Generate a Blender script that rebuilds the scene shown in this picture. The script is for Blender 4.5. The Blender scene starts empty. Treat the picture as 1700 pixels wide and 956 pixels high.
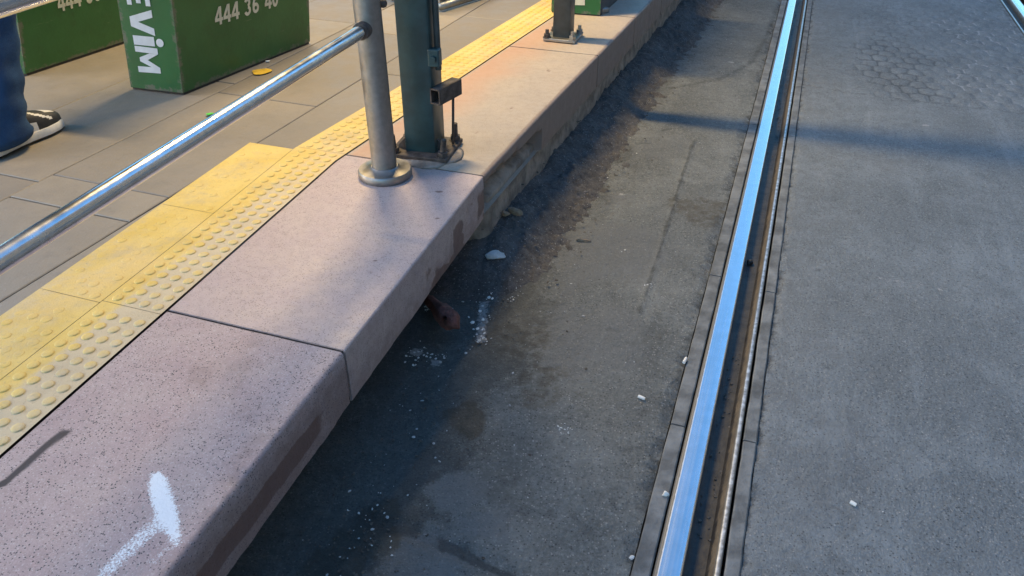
import bpy, bmesh, math, random
import numpy as np
from mathutils import Vector, Matrix

random.seed(7)
S = bpy.context.scene
COL = S.collection
TOP = 0.315            # platform top above the road (m)
CAMZ = 1.295
PITCH = math.atan(858 / 1300)

# ---------------------------------------------------------------- helpers
def at(x, y, z=TOP):
    """ground point seen at a photo position, on the level z"""
    dx, dy = x - 850, 478 - y
    d = np.array([dx, dy * math.sin(PITCH) + 1300 * math.cos(PITCH), dy * math.cos(PITCH) - 1300 * math.sin(PITCH)])
    t = (z - CAMZ) / d[2]
    return np.array([d[0] * t, d[1] * t])

def on_plane(x, y, p0, n):
    dx, dy = x - 850, 478 - y
    d = np.array([dx, dy * math.sin(PITCH) + 1300 * math.cos(PITCH), dy * math.cos(PITCH) - 1300 * math.sin(PITCH)])
    c = np.array([0, 0, CAMZ])
    t = np.dot(np.array(p0) - c, n) / np.dot(d, n)
    return c + d * t

def V3(p, z): return np.array([p[0], p[1], z])

def _h(ix, iy, s):
    v = np.sin(ix * 127.1 + iy * 311.7 + s * 74.7) * 43758.5453
    return v - np.floor(v)

def vnoise(x, y, s=0):
    ix, iy = np.floor(x), np.floor(y)
    fx, fy = x - ix, y - iy
    fx = fx * fx * (3 - 2 * fx); fy = fy * fy * (3 - 2 * fy)
    a, b, c, d = _h(ix, iy, s), _h(ix + 1, iy, s), _h(ix, iy + 1, s), _h(ix + 1, iy + 1, s)
    return (a * (1 - fx) + b * fx) * (1 - fy) + (c * (1 - fx) + d * fx) * fy

def fbm(x, y, f=1.0, o=4, s=0):
    r = 0; a = .5; t = 0
    for k in range(o):
        r = r + a * vnoise(x * f + k * 17.3, y * f + k * 9.1, s + k); t += a; a *= .5; f *= 2.03
    return r / t

def seg_dist(x, y, pts):
    """distance of points to a polyline and the fraction along it"""
    best = np.full(np.shape(x), 1e9); par = np.zeros(np.shape(x))
    n = len(pts) - 1
    for i in range(n):
        a, b = np.array(pts[i], float), np.array(pts[i + 1], float)
        d = b - a; L = d @ d
        t = np.clip(((x - a[0]) * d[0] + (y - a[1]) * d[1]) / L, 0, 1)
        dd = np.hypot(x - a[0] - t * d[0], y - a[1] - t * d[1])
        m = dd < best
        best = np.where(m, dd, best); par = np.where(m, (i + t) / n, par)
    return best, par

def sstep(a, b, x):
    t = np.clip((x - a) / (b - a), 0, 1)
    return t * t * (3 - 2 * t)

def link(name, me, mat=None, parent=None, smooth=False, sharp=None):
    o = bpy.data.objects.new(name, me); COL.objects.link(o)
    if mat is not None:
        for m in (mat if isinstance(mat, (list, tuple)) else [mat]): me.materials.append(m)
    if smooth:
        me.polygons.foreach_set('use_smooth', [True] * len(me.polygons))
        if sharp:
            me.set_sharp_from_angle(angle=math.radians(sharp))
    if parent is not None: o.parent = parent
    return o

def mesh(name, verts, faces, mat=None, parent=None, smooth=False, sharp=None, attrs=None):
    me = bpy.data.meshes.new(name)
    me.from_pydata([tuple(map(float, v)) for v in verts], [], [tuple(map(int, f)) for f in faces])
    if attrs:
        for k, a in attrs.items():
            at_ = me.attributes.new(k, 'FLOAT', 'POINT')
            at_.data.foreach_set('value', np.asarray(a, np.float32).ravel())
    me.update()
    return link(name, me, mat, parent, smooth, sharp)

def grid_faces(ni, nj, flip=False):
    i, j = np.meshgrid(np.arange(ni - 1), np.arange(nj - 1), indexing='ij')
    a = (i * nj + j).ravel()
    f = np.stack([a, a + nj, a + nj + 1, a + 1], 1)
    return f[:, ::-1] if flip else f

def grid(name, X, Y, Z, mat, parent=None, attrs=None, flip=False):
    ni, nj = X.shape
    me = bpy.data.meshes.new(name)
    co = np.stack([X, Y, Z], -1).reshape(-1, 3).astype(np.float32)
    f = grid_faces(ni, nj, flip).astype(np.int32)
    me.vertices.add(len(co)); me.vertices.foreach_set('co', co.ravel())
    me.loops.add(f.size); me.loops.foreach_set('vertex_index', f.ravel())
    me.polygons.add(len(f))
    me.polygons.foreach_set('loop_start', np.arange(0, f.size, 4, dtype=np.int32))
    me.polygons.foreach_set('loop_total', np.full(len(f), 4, np.int32))
    me.update(calc_edges=True)
    if attrs:
        for k, a in attrs.items():
            A = me.attributes.new(k, 'FLOAT', 'POINT'); A.data.foreach_set('value', a.astype(np.float32).ravel())
    return link(name, me, mat, parent, True)

def from_bm(name, bm, mat=None, parent=None, smooth=False, sharp=None):
    me = bpy.data.meshes.new(name); bm.to_mesh(me); bm.free()
    return link(name, me, mat, parent, smooth, sharp)

def bm_box(bm, c, size, rz=0, bev=0, M=None):
    r = bmesh.ops.create_cube(bm, size=1)
    m = Matrix.Translation(Vector(c)) @ Matrix.Rotation(rz, 4, 'Z') @ Matrix.Diagonal((*size, 1))
    if M is not None: m = M @ Matrix.Diagonal((*size, 1))
    bmesh.ops.transform(bm, matrix=m, verts=r['verts'])
    if bev:
        es = list({e for v in r['verts'] for e in v.link_edges})
        bmesh.ops.bevel(bm, geom=es, offset=bev, segments=2, affect='EDGES', profile=.5)
    return bm

def bm_tube(bm, pts, r, n=24, caps=True):
    """tube along points; r a number or list"""
    pts = [Vector(p) for p in pts]
    rs = r if isinstance(r, (list, tuple)) else [r] * len(pts)
    rings = []
    prev = None
    for i, p in enumerate(pts):
        if i == 0: t = pts[1] - p
        elif i == len(pts) - 1: t = p - pts[i - 1]
        else: t = (pts[i + 1] - p).normalized() + (p - pts[i - 1]).normalized()
        t.normalize()
        if prev is None:
            a = Vector((0, 0, 1)) if abs(t.z) < .9 else Vector((1, 0, 0))
            u = t.cross(a).normalized()
        else:
            u = (prev - t * prev.dot(t)).normalized()
        prev = u; w = t.cross(u)
        rings.append([bm.verts.new(p + (u * math.cos(2 * math.pi * k / n) + w * math.sin(2 * math.pi * k / n)) * rs[i]) for k in range(n)])
    for a, b in zip(rings, rings[1:]):
        for k in range(n):
            bm.faces.new((a[k], a[(k + 1) % n], b[(k + 1) % n], b[k]))
    if caps:
        bm.faces.new(rings[0][::-1]); bm.faces.new(rings[-1])
    return bm

def bm_lathe(bm, c, prof, n=40):
    """prof: list of (radius, z) from bottom to top, around the vertical through c"""
    rings = []
    for r, z in prof:
        rings.append([bm.verts.new((c[0] + r * math.cos(2 * math.pi * k / n), c[1] + r * math.sin(2 * math.pi * k / n), c[2] + z)) for k in range(n)])
    for a, b in zip(rings, rings[1:]):
        for k in range(n):
            bm.faces.new((a[k], a[(k + 1) % n], b[(k + 1) % n], b[k]))
    bm.faces.new(rings[0][::-1]); bm.faces.new(rings[-1])
    return bm

def empty(name, loc, label=None, cat=None, group=None):
    o = bpy.data.objects.new(name, None); COL.objects.link(o)
    o.location = loc; o.empty_display_size = .1
    if label: tag(o, label, cat, group)
    return o

def tag(o, label, cat, group=None):
    o['label'] = label; o['category'] = cat
    if group: o['group'] = group
    return o

def struct(o, kind='structure'):
    o['kind'] = kind; return o

def child(o, root):
    """parent keeping world-space vertices"""
    o.parent = root
    o.matrix_parent_inverse = Matrix.Translation(-Vector(root.location))
    return o

# ---------------------------------------------------------------- materials
class Nodes:
    def __init__(s, name):
        s.m = bpy.data.materials.new(name); s.m.use_nodes = True
        s.t = s.m.node_tree; s.b = s.t.nodes['Principled BSDF']
        s.tc = None
    def n(s, kind, **kw):
        x = s.t.nodes.new(kind)
        for k, v in kw.items(): setattr(x, k, v)
        return x
    def l(s, a, b): s.t.links.new(a, b)
    def coord(s):
        if s.tc is None: s.tc = s.n('ShaderNodeTexCoord')
        return s.tc.outputs['Object']
    def noise(s, scale, detail=4, rough=.55, vec=None, dist=0):
        x = s.n('ShaderNodeTexNoise'); x.inputs['Scale'].default_value = scale
        x.inputs['Detail'].default_value = detail; x.inputs['Roughness'].default_value = rough
        x.inputs['Distortion'].default_value = dist
        s.l(vec if vec is not None else s.coord(), x.inputs['Vector']); return x.outputs['Fac']
    def voro(s, scale, feature='F1', vec=None, out='Distance'):
        x = s.n('ShaderNodeTexVoronoi', feature=feature); x.inputs['Scale'].default_value = scale
        s.l(vec if vec is not None else s.coord(), x.inputs['Vector']); return x.outputs[out]
    def scaled(s, sc):
        x = s.n('ShaderNodeMapping'); x.inputs['Scale'].default_value = sc
        s.l(s.coord(), x.inputs['Vector']); return x.outputs['Vector']
    def ramp(s, v, lo, hi, a=0., b=1.):
        x = s.n('ShaderNodeMapRange'); x.interpolation_type = 'SMOOTHSTEP'
        x.inputs['From Min'].default_value = lo; x.inputs['From Max'].default_value = hi
        x.inputs['To Min'].default_value = a; x.inputs['To Max'].default_value = b
        s.l(v, x.inputs['Value']); return x.outputs['Result']
    def math(s, op, a, b=None):
        x = s.n('ShaderNodeMath', operation=op)
        for i, v in enumerate((a, b)):
            if v is None: continue
            if isinstance(v, (int, float)): x.inputs[i].default_value = v
            else: s.l(v, x.inputs[i])
        return x.outputs[0]
    def mix(s, f, a, b, mode='MIX'):
        x = s.n('ShaderNodeMix', data_type='RGBA', blend_type=mode)
        for i, v in ((0, f), (6, a), (7, b)):
            if isinstance(v, (int, float)): x.inputs[i].default_value = v
            elif isinstance(v, tuple): x.inputs[i].default_value = (*v, 1)
            else: s.l(v, x.inputs[i])
        return x.outputs[2]
    def attr(s, name):
        x = s.n('ShaderNodeAttribute', attribute_name=name); return x.outputs['Fac']
    def set(s, k, v):
        i = s.b.inputs[k]
        if isinstance(v, (int, float)): i.default_value = v
        elif isinstance(v, tuple): i.default_value = (*v, 1) if len(v) == 3 else v
        else: s.l(v, i)
    def bump(s, h, dist=.002, strength=1.):
        x = s.n('ShaderNodeBump'); x.inputs['Distance'].default_value = dist; x.inputs['Strength'].default_value = strength
        s.l(h, x.inputs['Height']); s.l(x.outputs['Normal'], s.b.inputs['Normal'])

def simple(name, col, rough=.6, metal=0, var=.12, scale=30, bump=.0006, spec=.5):
    N = Nodes(name)
    f = N.noise(scale, 5)
    dark = tuple(c * (1 - var) for c in col); lite = tuple(min(1, c * (1 + var)) for c in col)
    N.set('Base Color', N.mix(N.ramp(f, .3, .7), dark, lite))
    N.set('Roughness', N.ramp(N.noise(scale * .6, 4), .3, .7, rough * .85, min(1, rough * 1.15)))
    N.set('Metallic', metal); N.set('Specular IOR Level', spec)
    if bump: N.bump(N.noise(scale * 4, 3), bump)
    return N.m

# asphalt / road, driven by attributes dark, brown, lite, white
def road_mat(name, base=(.105, .108, .108), rough=.78, grain=1.):
    N = Nodes(name)
    big = N.ramp(N.noise(2.2, 5, .6), .3, .7)
    mid = N.ramp(N.noise(14, 6, .65), .32, .68)
    fine = N.noise(160, 3, .7)
    c = N.mix(big, tuple(v * .76 for v in base), tuple(v * 1.14 for v in base))
    c = N.mix(N.math('MULTIPLY', mid, .55), c, tuple(v * .62 for v in base))
    c = N.mix(N.ramp(fine, .35, .75, 0, .5), c, tuple(v * 1.55 for v in base))
    st = N.n('ShaderNodeMapping'); st.vector_type = 'TEXTURE'; st.inputs['Rotation'].default_value = (0, 0, math.radians(-19.36)); st.inputs['Scale'].default_value = (1 / 9, 1 / .9, 1); N.l(N.coord(), st.inputs['Vector'])
    stv = N.noise(1.0, 6, .7, st.outputs['Vector'])
    c = N.mix(N.ramp(stv, .52, .74, 0, .55), c, tuple(v * 1.5 for v in base))
    c = N.mix(N.ramp(stv, .42, .26, 0, .5), c, tuple(v * .6 for v in base))
    cl_ = N.noise(4.5, 5, .62, dist=.6)
    c = N.mix(N.ramp(cl_, .5, .68, 0, .6 * grain), c, tuple(v * 1.4 for v in base))
    c = N.mix(N.ramp(cl_, .46, .3, 0, .5 * grain), c, tuple(v * .6 for v in base))
    gr_ = N.noise(75, 5, .8)
    c = N.mix(N.ramp(gr_, .52, .68, 0, .6 * grain), c, tuple(v * 1.75 for v in base))
    c = N.mix(N.ramp(gr_, .46, .33, 0, .5 * grain), c, tuple(v * .45 for v in base))
    # pale and dark aggregate
    v1 = N.voro(190, out='Color'); d1 = N.voro(190)
    sep = N.n('ShaderNodeSeparateColor'); N.l(v1, sep.inputs[0])
    pale = N.math('MULTIPLY', N.ramp(sep.outputs[0], .86, .9), N.ramp(d1, .45, .3))
    c = N.mix(N.math('MULTIPLY', pale, .7), c, (.36, .35, .33))
    dk = N.math('MULTIPLY', N.ramp(sep.outputs[1], .8, .86), N.ramp(d1, .5, .3))
    c = N.mix(N.math('MULTIPLY', dk, .6), c, (.03, .031, .033))
    rag = N.math('SUBTRACT', N.noise(28, 6, .7), .5)
    lite = N.ramp(N.math('ADD', N.attr('lite'), N.math('MULTIPLY', rag, 1.0)), .25, .85)
    c = N.mix(N.math('MULTIPLY', lite, .55), c, (.165, .172, .172))
    brown = N.ramp(N.math('ADD', N.attr('brown'), N.math('MULTIPLY', rag, 1.3)), .3, .8)
    c = N.mix(N.math('MULTIPLY', brown, .7), c, (.085, .072, .05))
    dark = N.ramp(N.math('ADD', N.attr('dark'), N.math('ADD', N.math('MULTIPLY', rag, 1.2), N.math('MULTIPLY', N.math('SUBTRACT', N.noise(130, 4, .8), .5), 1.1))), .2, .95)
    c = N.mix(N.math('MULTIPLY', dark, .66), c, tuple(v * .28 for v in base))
    wh = N.ramp(N.math('ADD', N.attr('white'), N.math('MULTIPLY', N.math('SUBTRACT', N.noise(90, 4, .7), .5), 1.2)), .5, .75)
    c = N.mix(N.math('MULTIPLY', wh, .65), c, (.4, .4, .39))
    N.set('Base Color', c)
    N.set('Roughness', N.ramp(N.noise(40, 4), .3, .7, rough - .1, rough + .1))
    N.set('Specular IOR Level', .3)
    h = N.math('ADD', N.math('MULTIPLY', N.noise(220, 3, .6), .6), N.noise(45, 4, .6))
    N.bump(N.math('ADD', h, N.math('MULTIPLY', gr_, 1.1)), .0065, .95)
    return N.m

M = {}
M['road'] = road_mat('worn asphalt', (.158, .167, .160), .86)
M['road_mid'] = road_mat('grey asphalt', (.186, .206, .214), .84, .5)

def stone_mat(name, base, speck=.6, rough=.6, warm=(.33, .27, .245)):
    N = Nodes(name)
    c = N.mix(N.ramp(N.noise(6, 6, .65), .3, .7), base, warm)
    c = N.mix(N.ramp(N.noise(48, 4, .6), .4, .75, 0, .35), c, tuple(v * .6 for v in base))
    v = N.voro(340, out='Color'); d = N.voro(340)
    sep = N.n('ShaderNodeSeparateColor'); N.l(v, sep.inputs[0])
    k = N.math('MULTIPLY', N.ramp(sep.outputs[0], .80, .84), N.ramp(d, .6, .35))
    k = N.math('MULTIPLY', k, N.ramp(N.noise(9, 3), .15, .6, .35, 1.))
    c = N.mix(N.ramp(N.noise(330, 3, .8), .5, .72, 0, speck * .55), c, tuple(v * .45 for v in base))
    c = N.mix(N.ramp(N.noise(250, 3, .8), .48, .3, 0, speck * .35), c, tuple(min(1, v * 1.6) for v in base))
    c = N.mix(N.math('MULTIPLY', k, speck), c, (.055, .05, .055))
    k2 = N.math('MULTIPLY', N.ramp(sep.outputs[1], .8, .85), N.ramp(d, .6, .3))
    c = N.mix(N.math('MULTIPLY', k2, speck * .45), c, (.55, .5, .48))
    rag = N.math('SUBTRACT', N.noise(30, 6, .7), .5)
    gr = N.ramp(N.math('ADD', N.attr('grime_shade'), N.math('MULTIPLY', rag, .8)), .25, .85)  # grime on the tops; on the upright faces painted shade as well
    c = N.mix(N.math('MULTIPLY', gr, .7), c, (.165, .112, .098))
    st = N.ramp(N.math('ADD', N.attr('stain'), N.math('MULTIPLY', rag, .9)), .35, .65)
    c = N.mix(N.math('MULTIPLY', st, .75), c, (.115, .062, .05))
    c = N.mix(N.math('MULTIPLY', N.attr('rose'), .6), c, (.47, .25, .15))
    ct = N.ramp(N.attr('cut'), .2, .7)
    c = N.mix(ct, c, (.05, .038, .038))
    grit = N.math('SUBTRACT', N.noise(300, 4, .85), .5)
    pt = N.ramp(N.math('ADD', N.attr('paint'), N.math('MULTIPLY', grit, 1.7)), .40, .60)
    c = N.mix(N.math('MULTIPLY', pt, .95), c, (.72, .76, .79))
    N.set('Base Color', c)
    N.set('Roughness', N.ramp(N.noise(25, 4), .3, .7, rough - .08, rough + .08))
    N.set('Specular IOR Level', .5)
    N.bump(N.math('ADD', N.noise(180, 3), N.math('MULTIPLY', N.noise(30, 4), .6)), .0012, .7)
    return N.m
M['kerb_rough'] = stone_mat('speckled mauve stone', (.365, .275, .270), 1., .66, (.42, .335, .315))
M['kerb_smooth'] = stone_mat('smooth mauve stone', (.415, .325, .315), .55, .5, (.45, .36, .33))
M['kerb_worn'] = stone_mat('worn grey stone', (.36, .305, .25), .3, .62, (.41, .34, .265))

N = Nodes('yellow tactile concrete')
yel = N.mix(N.ramp(N.noise(9, 5), .3, .7), (.60, .42, .095), (.66, .485, .15))
yel = N.mix(N.ramp(N.noise(3, 4), .45, .7, 0, .5), yel, (.66, .47, .2))
w = N.ramp(N.math('ADD', N.attr('wear'), N.math('MULTIPLY', N.math('SUBTRACT', N.noise(35, 5, .7), .5), .7)), .3, .8)
c = N.mix(N.math('MULTIPLY', w, .8), yel, (.50, .43, .32))
c = N.mix(N.ramp(N.noise(60, 5, .7), .52, .8, 0, .5), c, (.36, .28, .15))
c = N.mix(N.ramp(N.noise(7, 6, .75), .46, .75, 0, .6), c, (.38, .32, .22))
c = N.mix(N.ramp(N.noise(110, 4, .8), .56, .72, 0, .45), c, (.2, .165, .11))
c = N.mix(N.ramp(N.attr('joint'), .3, .7, 0, .75), c, (.14, .10, .05))
N.set('Base Color', c); N.set('Roughness', .62); N.bump(N.noise(240, 3), .0008)
M['tactile'] = N.m

N = Nodes('taupe paving stone')
ri = N.n('ShaderNodeNewGeometry').outputs['Random Per Island']
c = N.mix(N.ramp(ri, 0, 1), (.205, .178, .142), (.265, .23, .18))
c = N.mix(N.ramp(N.noise(5, 6, .6), .35, .7, 0, .5), c, (.19, .175, .155))
c = N.mix(N.ramp(N.noise(40, 5, .7), .5, .8, 0, .4), c, (.15, .135, .12))
c = N.mix(N.ramp(N.noise(120, 3, .7), .6, .75, 0, .3), c, (.36, .33, .29))
N.set('Base Color', c); N.set('Roughness', N.ramp(N.noise(12, 4), .3, .7, .5, .68)); N.bump(N.noise(160, 3), .0008)
M['paving'] = N.m

M['joint'] = simple('dark joint dirt', (.035, .03, .028), .95, 0, .4, 60, .004)
M['wall'] = simple('rough lower stone', (.23, .20, .17), .85, 0, .4, 18, .006)
M['concrete'] = simple('grey edging concrete', (.145, .152, .15), .85, 0, .4, 14, .004)
M['dirt'] = road_mat('dusty debris soil', (.105, .10, .096), .95)

# steel
def metal(name, col, rough, streak=60, var=.15, m=1.0):
    N = Nodes(name)
    f = N.noise(streak, 4)
    N.set('Base Color', N.mix(N.ramp(f, .3, .7), tuple(c * (1 - var) for c in col), col))
    N.set('Roughness', N.ramp(N.noise(18, 5), .3, .7, rough * .75, rough * 1.3)); N.set('Metallic', m)
    if rough > .25: N.bump(N.noise(140, 2), .0002, .5)
    return N.m
M['chrome'] = metal('polished handrail steel', (.74, .74, .73), .22)
M['steel'] = metal('brushed post steel', (.33, .315, .30), .5)
N = Nodes('worn rail head steel')
N.set('Base Color', N.mix(N.ramp(N.noise(30, 5, .7), .3, .7), (.68, .71, .72), (.76, .78, .80)))
N.set('Metallic', N.math('SUBTRACT', 1.0, N.math('MULTIPLY', N.attr('dull'), .7)))
N.l(N.mix(N.ramp(N.math('ADD', N.attr('dull'), N.math('MULTIPLY', N.math('SUBTRACT', N.noise(60, 5), .5), .6)), .35, .75), N.b.inputs['Base Color'].links[0].from_socket, (.17, .165, .15)), N.b.inputs['Base Color'])
mp = N.n('ShaderNodeMapping'); mp.vector_type = 'TEXTURE'; mp.inputs['Rotation'].default_value = (0, 0, math.radians(-19.36)); mp.inputs['Scale'].default_value = (1 / 160, 1 / 1.2, 1); N.l(N.coord(), mp.inputs['Vector'])
N.set('Roughness', N.math('ADD', N.ramp(N.noise(1, 4, .6, mp.outputs['Vector']), .3, .7, .2, .29), N.math('MULTIPLY', N.attr('dull'), .3)))
M['rail'] = N.m
N = Nodes('dirty groove with rust')
c = N.mix(N.ramp(N.noise(25, 5), .3, .7), (.018, .018, .02), (.05, .045, .04))
rust = N.mix(N.ramp(N.noise(22, 6, .7), .3, .7), (.085, .068, .046), (.16, .125, .082))
c = N.mix(N.ramp(N.math('ADD', N.attr('rust'), N.math('MULTIPLY', N.math('SUBTRACT', N.noise(38, 6, .75), .5), 1.1)), .4, .62), c, rust)
N.set('Base Color', c); N.set('Roughness', .6); N.bump(N.noise(90, 4), .002)
M['groove'] = N.m
M['green_paint'] = simple('dark teal painted steel', (.020, .054, .062), .42, 0, .25, 18, .0004)
M['grey_green'] = simple('grey green painted steel', (.042, .052, .052), .45, 0, .25, 18, .0004)
M['rusty'] = simple('rusty dark iron', (.075, .062, .055), .75, .2, .4, 45, .002)
M['galv'] = metal('galvanised hardware', (.40, .39, .37), .48)
N = Nodes('scuffed green box paint')
g = N.mix(N.ramp(N.noise(4, 5), .3, .7), (.021, .102, .027), (.032, .135, .040))
g = N.mix(N.ramp(N.noise(13, 6, .7), .5, .75, 0, .5), g, (.03, .065, .022))
e = N.ramp(N.math('ADD', N.attr('edge'), N.math('MULTIPLY', N.math('SUBTRACT', N.noise(26, 6, .75), .5), 1.5)), .75, .95)
g = N.mix(N.math('MULTIPLY', e, .8), g, (.14, .14, .11))
sc = N.ramp(N.noise(1, 6, .75, N.scaled((7, 7, 60))), .64, .72)
g = N.mix(N.math('MULTIPLY', sc, .5), g, (.20, .24, .16))
sc = N.ramp(N.noise(11, 6, .8), .66, .74)
g = N.mix(N.math('MULTIPLY', sc, .7), g, (.025, .03, .022))
N.set('Base Color', g); N.set('Roughness', .42); N.bump(N.noise(60, 4), .0008)
M['box_green'] = N.m
N = Nodes('bright green box front')
g = N.mix(N.ramp(N.noise(5, 5), .3, .7), (.012, .098, .026), (.018, .125, .036))
e = N.ramp(N.math('ADD', N.attr('edge'), N.math('MULTIPLY', N.math('SUBTRACT', N.noise(26, 6, .75), .5), 1.5)), .78, .98)
g = N.mix(N.math('MULTIPLY', e, .8), g, (.14, .14, .11))
N.set('Base Color', g); N.set('Roughness', .4); N.bump(N.noise(60, 4), .0006)
M['box_front'] = N.m
M['box_grey'] = simple('dark grey panel', (.06, .06, .065), .6, 0, .2, 12)
M['letter_white'] = simple('pale blue white vinyl', (.62, .66, .70), .5, 0, .06, 30, 0)
M['letter_cream'] = simple('cream vinyl', (.60, .60, .48), .5, 0, .08, 30, 0)
M['black'] = simple('black plastic', (.02, .02, .02), .6)
N = Nodes('blue denim')
wv = N.math('ADD', N.noise(420, 2), N.noise(30, 5, .6))
c = N.mix(N.ramp(N.noise(14, 5), .3, .7), (.006, .032, .095), (.012, .058, .15))
c = N.mix(N.ramp(N.noise(380, 2), .45, .7, 0, .4), c, (.03, .085, .17))
N.set('Base Color', c); N.set('Roughness', .9); N.bump(wv, .0015)
M['denim'] = N.m
M['jacket'] = simple('charcoal jacket cloth', (.03, .032, .036), .9, 0, .25, 40, .002)
M['skin'] = simple('skin', (.55, .34, .25), .5, 0, .05, 20, .0004)
M['hair'] = simple('dark hair', (.02, .014, .01), .6, 0, .3, 90, .003)
M['shoe_white'] = simple('white sneaker leather', (.66, .65, .61), .5, 0, .07, 40, .0006)
M['shoe_black'] = simple('black sneaker leather', (.022, .023, .024), .55, 0, .25, 40, .0006)
M['terracotta'] = simple('reddish clay pipe', (.16, .062, .048), .8, 0, .4, 30, .004)
M['stone_white'] = simple('pale broken stone', (.42, .43, .43), .8, 0, .25, 30, .003)
M['wood'] = simple('weathered wood chip', (.28, .2, .13), .85, 0, .3, 40, .002)
M['grit'] = simple('dark brown grit', (.095, .083, .07), .9, 0, .5, 60, .002)
M['crumb'] = simple('white plaster crumbs', (.62, .62, .6), .85, 0, .15, 60, .002)
M['butt'] = simple('white paper butt', (.72, .7, .64), .8, 0, .1, 60)
M['orange'] = simple('orange yellow paint', (.60, .38, .03), .6, 0, .2, 40, 0)
M['lime'] = simple('lime green plastic', (.12, .62, .08), .4, 0, .1, 30, 0)
M['bench'] = metal('bench steel', (.32, .33, .32), .45)

# ---------------------------------------------------------------- track frame
O0 = at(1083, 956, 0); O1 = at(1308, 0, 0)
T = (O1 - O0) / np.linalg.norm(O1 - O0)
R = np.array([T[1], -T[0]])
def xy(u, v): return O0[0] + u * R[0] + v * T[0], O0[1] + u * R[1] + v * T[1]
def uv(p): d = np.asarray(p) - O0; return float(d @ R), float(d @ T)

# platform edge (outer) and slab inner edge, tactile lines: measured along the platform
near_dir = at(570, 585) - at(275, 956); near_dir /= np.linalg.norm(near_dir)
E_pts = [at(570, 585) - near_dir * 2.6, at(570, 585), at(803, 292), at(901, 187), at(1052, 32)]
far_dir = E_pts[4] - E_pts[3]; far_dir /= np.linalg.norm(far_dir)
E_pts.append(E_pts[4] + far_dir * 6)
I_n = at(270, 520) - at(0, 757); I_n /= np.linalg.norm(I_n)
I_pts = [at(270, 520) - I_n * 2.4, at(270, 520), at(557, 267), at(674, 189), at(920, 26)]
I_f = I_pts[4] - I_pts[3]; I_f /= np.linalg.norm(I_f); I_pts.append(I_pts[4] + I_f * 6)
M_n = at(312, 389) - at(0, 632); M_n /= np.linalg.norm(M_n)
M_pts = [at(312, 389) - M_n * 2.6, at(312, 389), at(489, 246), at(674, 137), at(898, 1)]
M_f = M_pts[4] - M_pts[3]; M_f /= np.linalg.norm(M_f); M_pts.append(M_pts[4] + M_f * 6)
L_n = at(410, 240) - at(0, 525); L_n /= np.linalg.norm(L_n)
L_pts = [at(410, 240) - L_n * 3.2, at(410, 240)]

def along(pts, v):
    """point on a polyline at track coordinate v"""
    vs = [uv(p)[1] for p in pts]; us = [uv(p)[0] for p in pts]
    u = np.interp(v, vs, us)
    return np.array(xy(u, v)).T if np.ndim(v) else np.array(xy(u, v))
def edge_u(v):
    return np.interp(v, [uv(p)[1] for p in E_pts], [uv(p)[0] for p in E_pts])

# ---------------------------------------------------------------- ground, road
s = 120
g = mesh('ground', [(-s, -s, -.09), (s, -s, -.09), (s, s, -.09), (-s, s, -.09)], [(0, 1, 2, 3)], M['joint']); struct(g)

def vline(v0, v1):
    out = [v0]
    while out[-1] < v1:
        d = max(0.0, out[-1] + .2)
        out.append(out[-1] + .0065 + .0016 * d)
    return np.array(out)
VV = vline(-1.1, 9.0)

def pl(*pts, z=0): return [at(x, y, z) for x, y in pts]

def blob(X, Y, x, y, r, soft=.5, z=0):
    c = at(x, y, z)
    wx = (fbm(X, Y, 2.2 / max(r, .03) ** .8, 3, int(x) % 50) - .5) * r * 1.5; wy = (fbm(X, Y, 2.2 / max(r, .03) ** .8, 3, int(y) % 50 + 60) - .5) * r * 1.5
    d = np.hypot(X - c[0] + wx, Y - c[1] + wy) / r
    return 1 - sstep(1 - soft, 1 + soft, d)

# strip between kerb and the near rail
UU = np.append(np.arange(-1.35, -.048, .0085), -.0425)
U, Vg = np.meshgrid(UU, VV, indexing='ij')
X, Y = xy(U, Vg)
du = U - edge_u(Vg)                    # distance out from the kerb edge
n1 = fbm(X, Y, 5, 4, 3); n2 = fbm(X, Y, 18, 4, 8)
Z = (fbm(X, Y, 2.2, 3, 1) - .5) * .012 + (n2 - .5) * .006
fade = sstep(.0, -.12, -(-.043 - U) * -1)  # 0 at the band, 1 away from it
Z *= sstep(-.043, -.15, U)
# ragged asphalt edge against the concrete band
rag = np.maximum(0, fbm(Vg, U * 0 + 3, 28, 4, 12) - .38) * .05
edge = sstep(-.075 , -.040, U + (fbm(Vg, U * 0, 50, 4, 31) - .5) * .045)
Z -= edge * .012 * sstep(.35, .6, fbm(Vg, U * 0, 16, 4, 40))
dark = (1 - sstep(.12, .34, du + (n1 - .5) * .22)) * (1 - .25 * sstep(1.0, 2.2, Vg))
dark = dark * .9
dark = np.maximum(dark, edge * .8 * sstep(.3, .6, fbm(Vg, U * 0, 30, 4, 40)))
d, t = seg_dist(X, Y, pl((590, 850), (640, 868), (700, 888), (760, 915), (855, 965)))
dark = np.maximum(dark, 1.25 * (1 - sstep(.006, .024, d + (n2 - .5) * .03)))
Z -= .006 * (1 - sstep(.008, .03, d))
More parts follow.
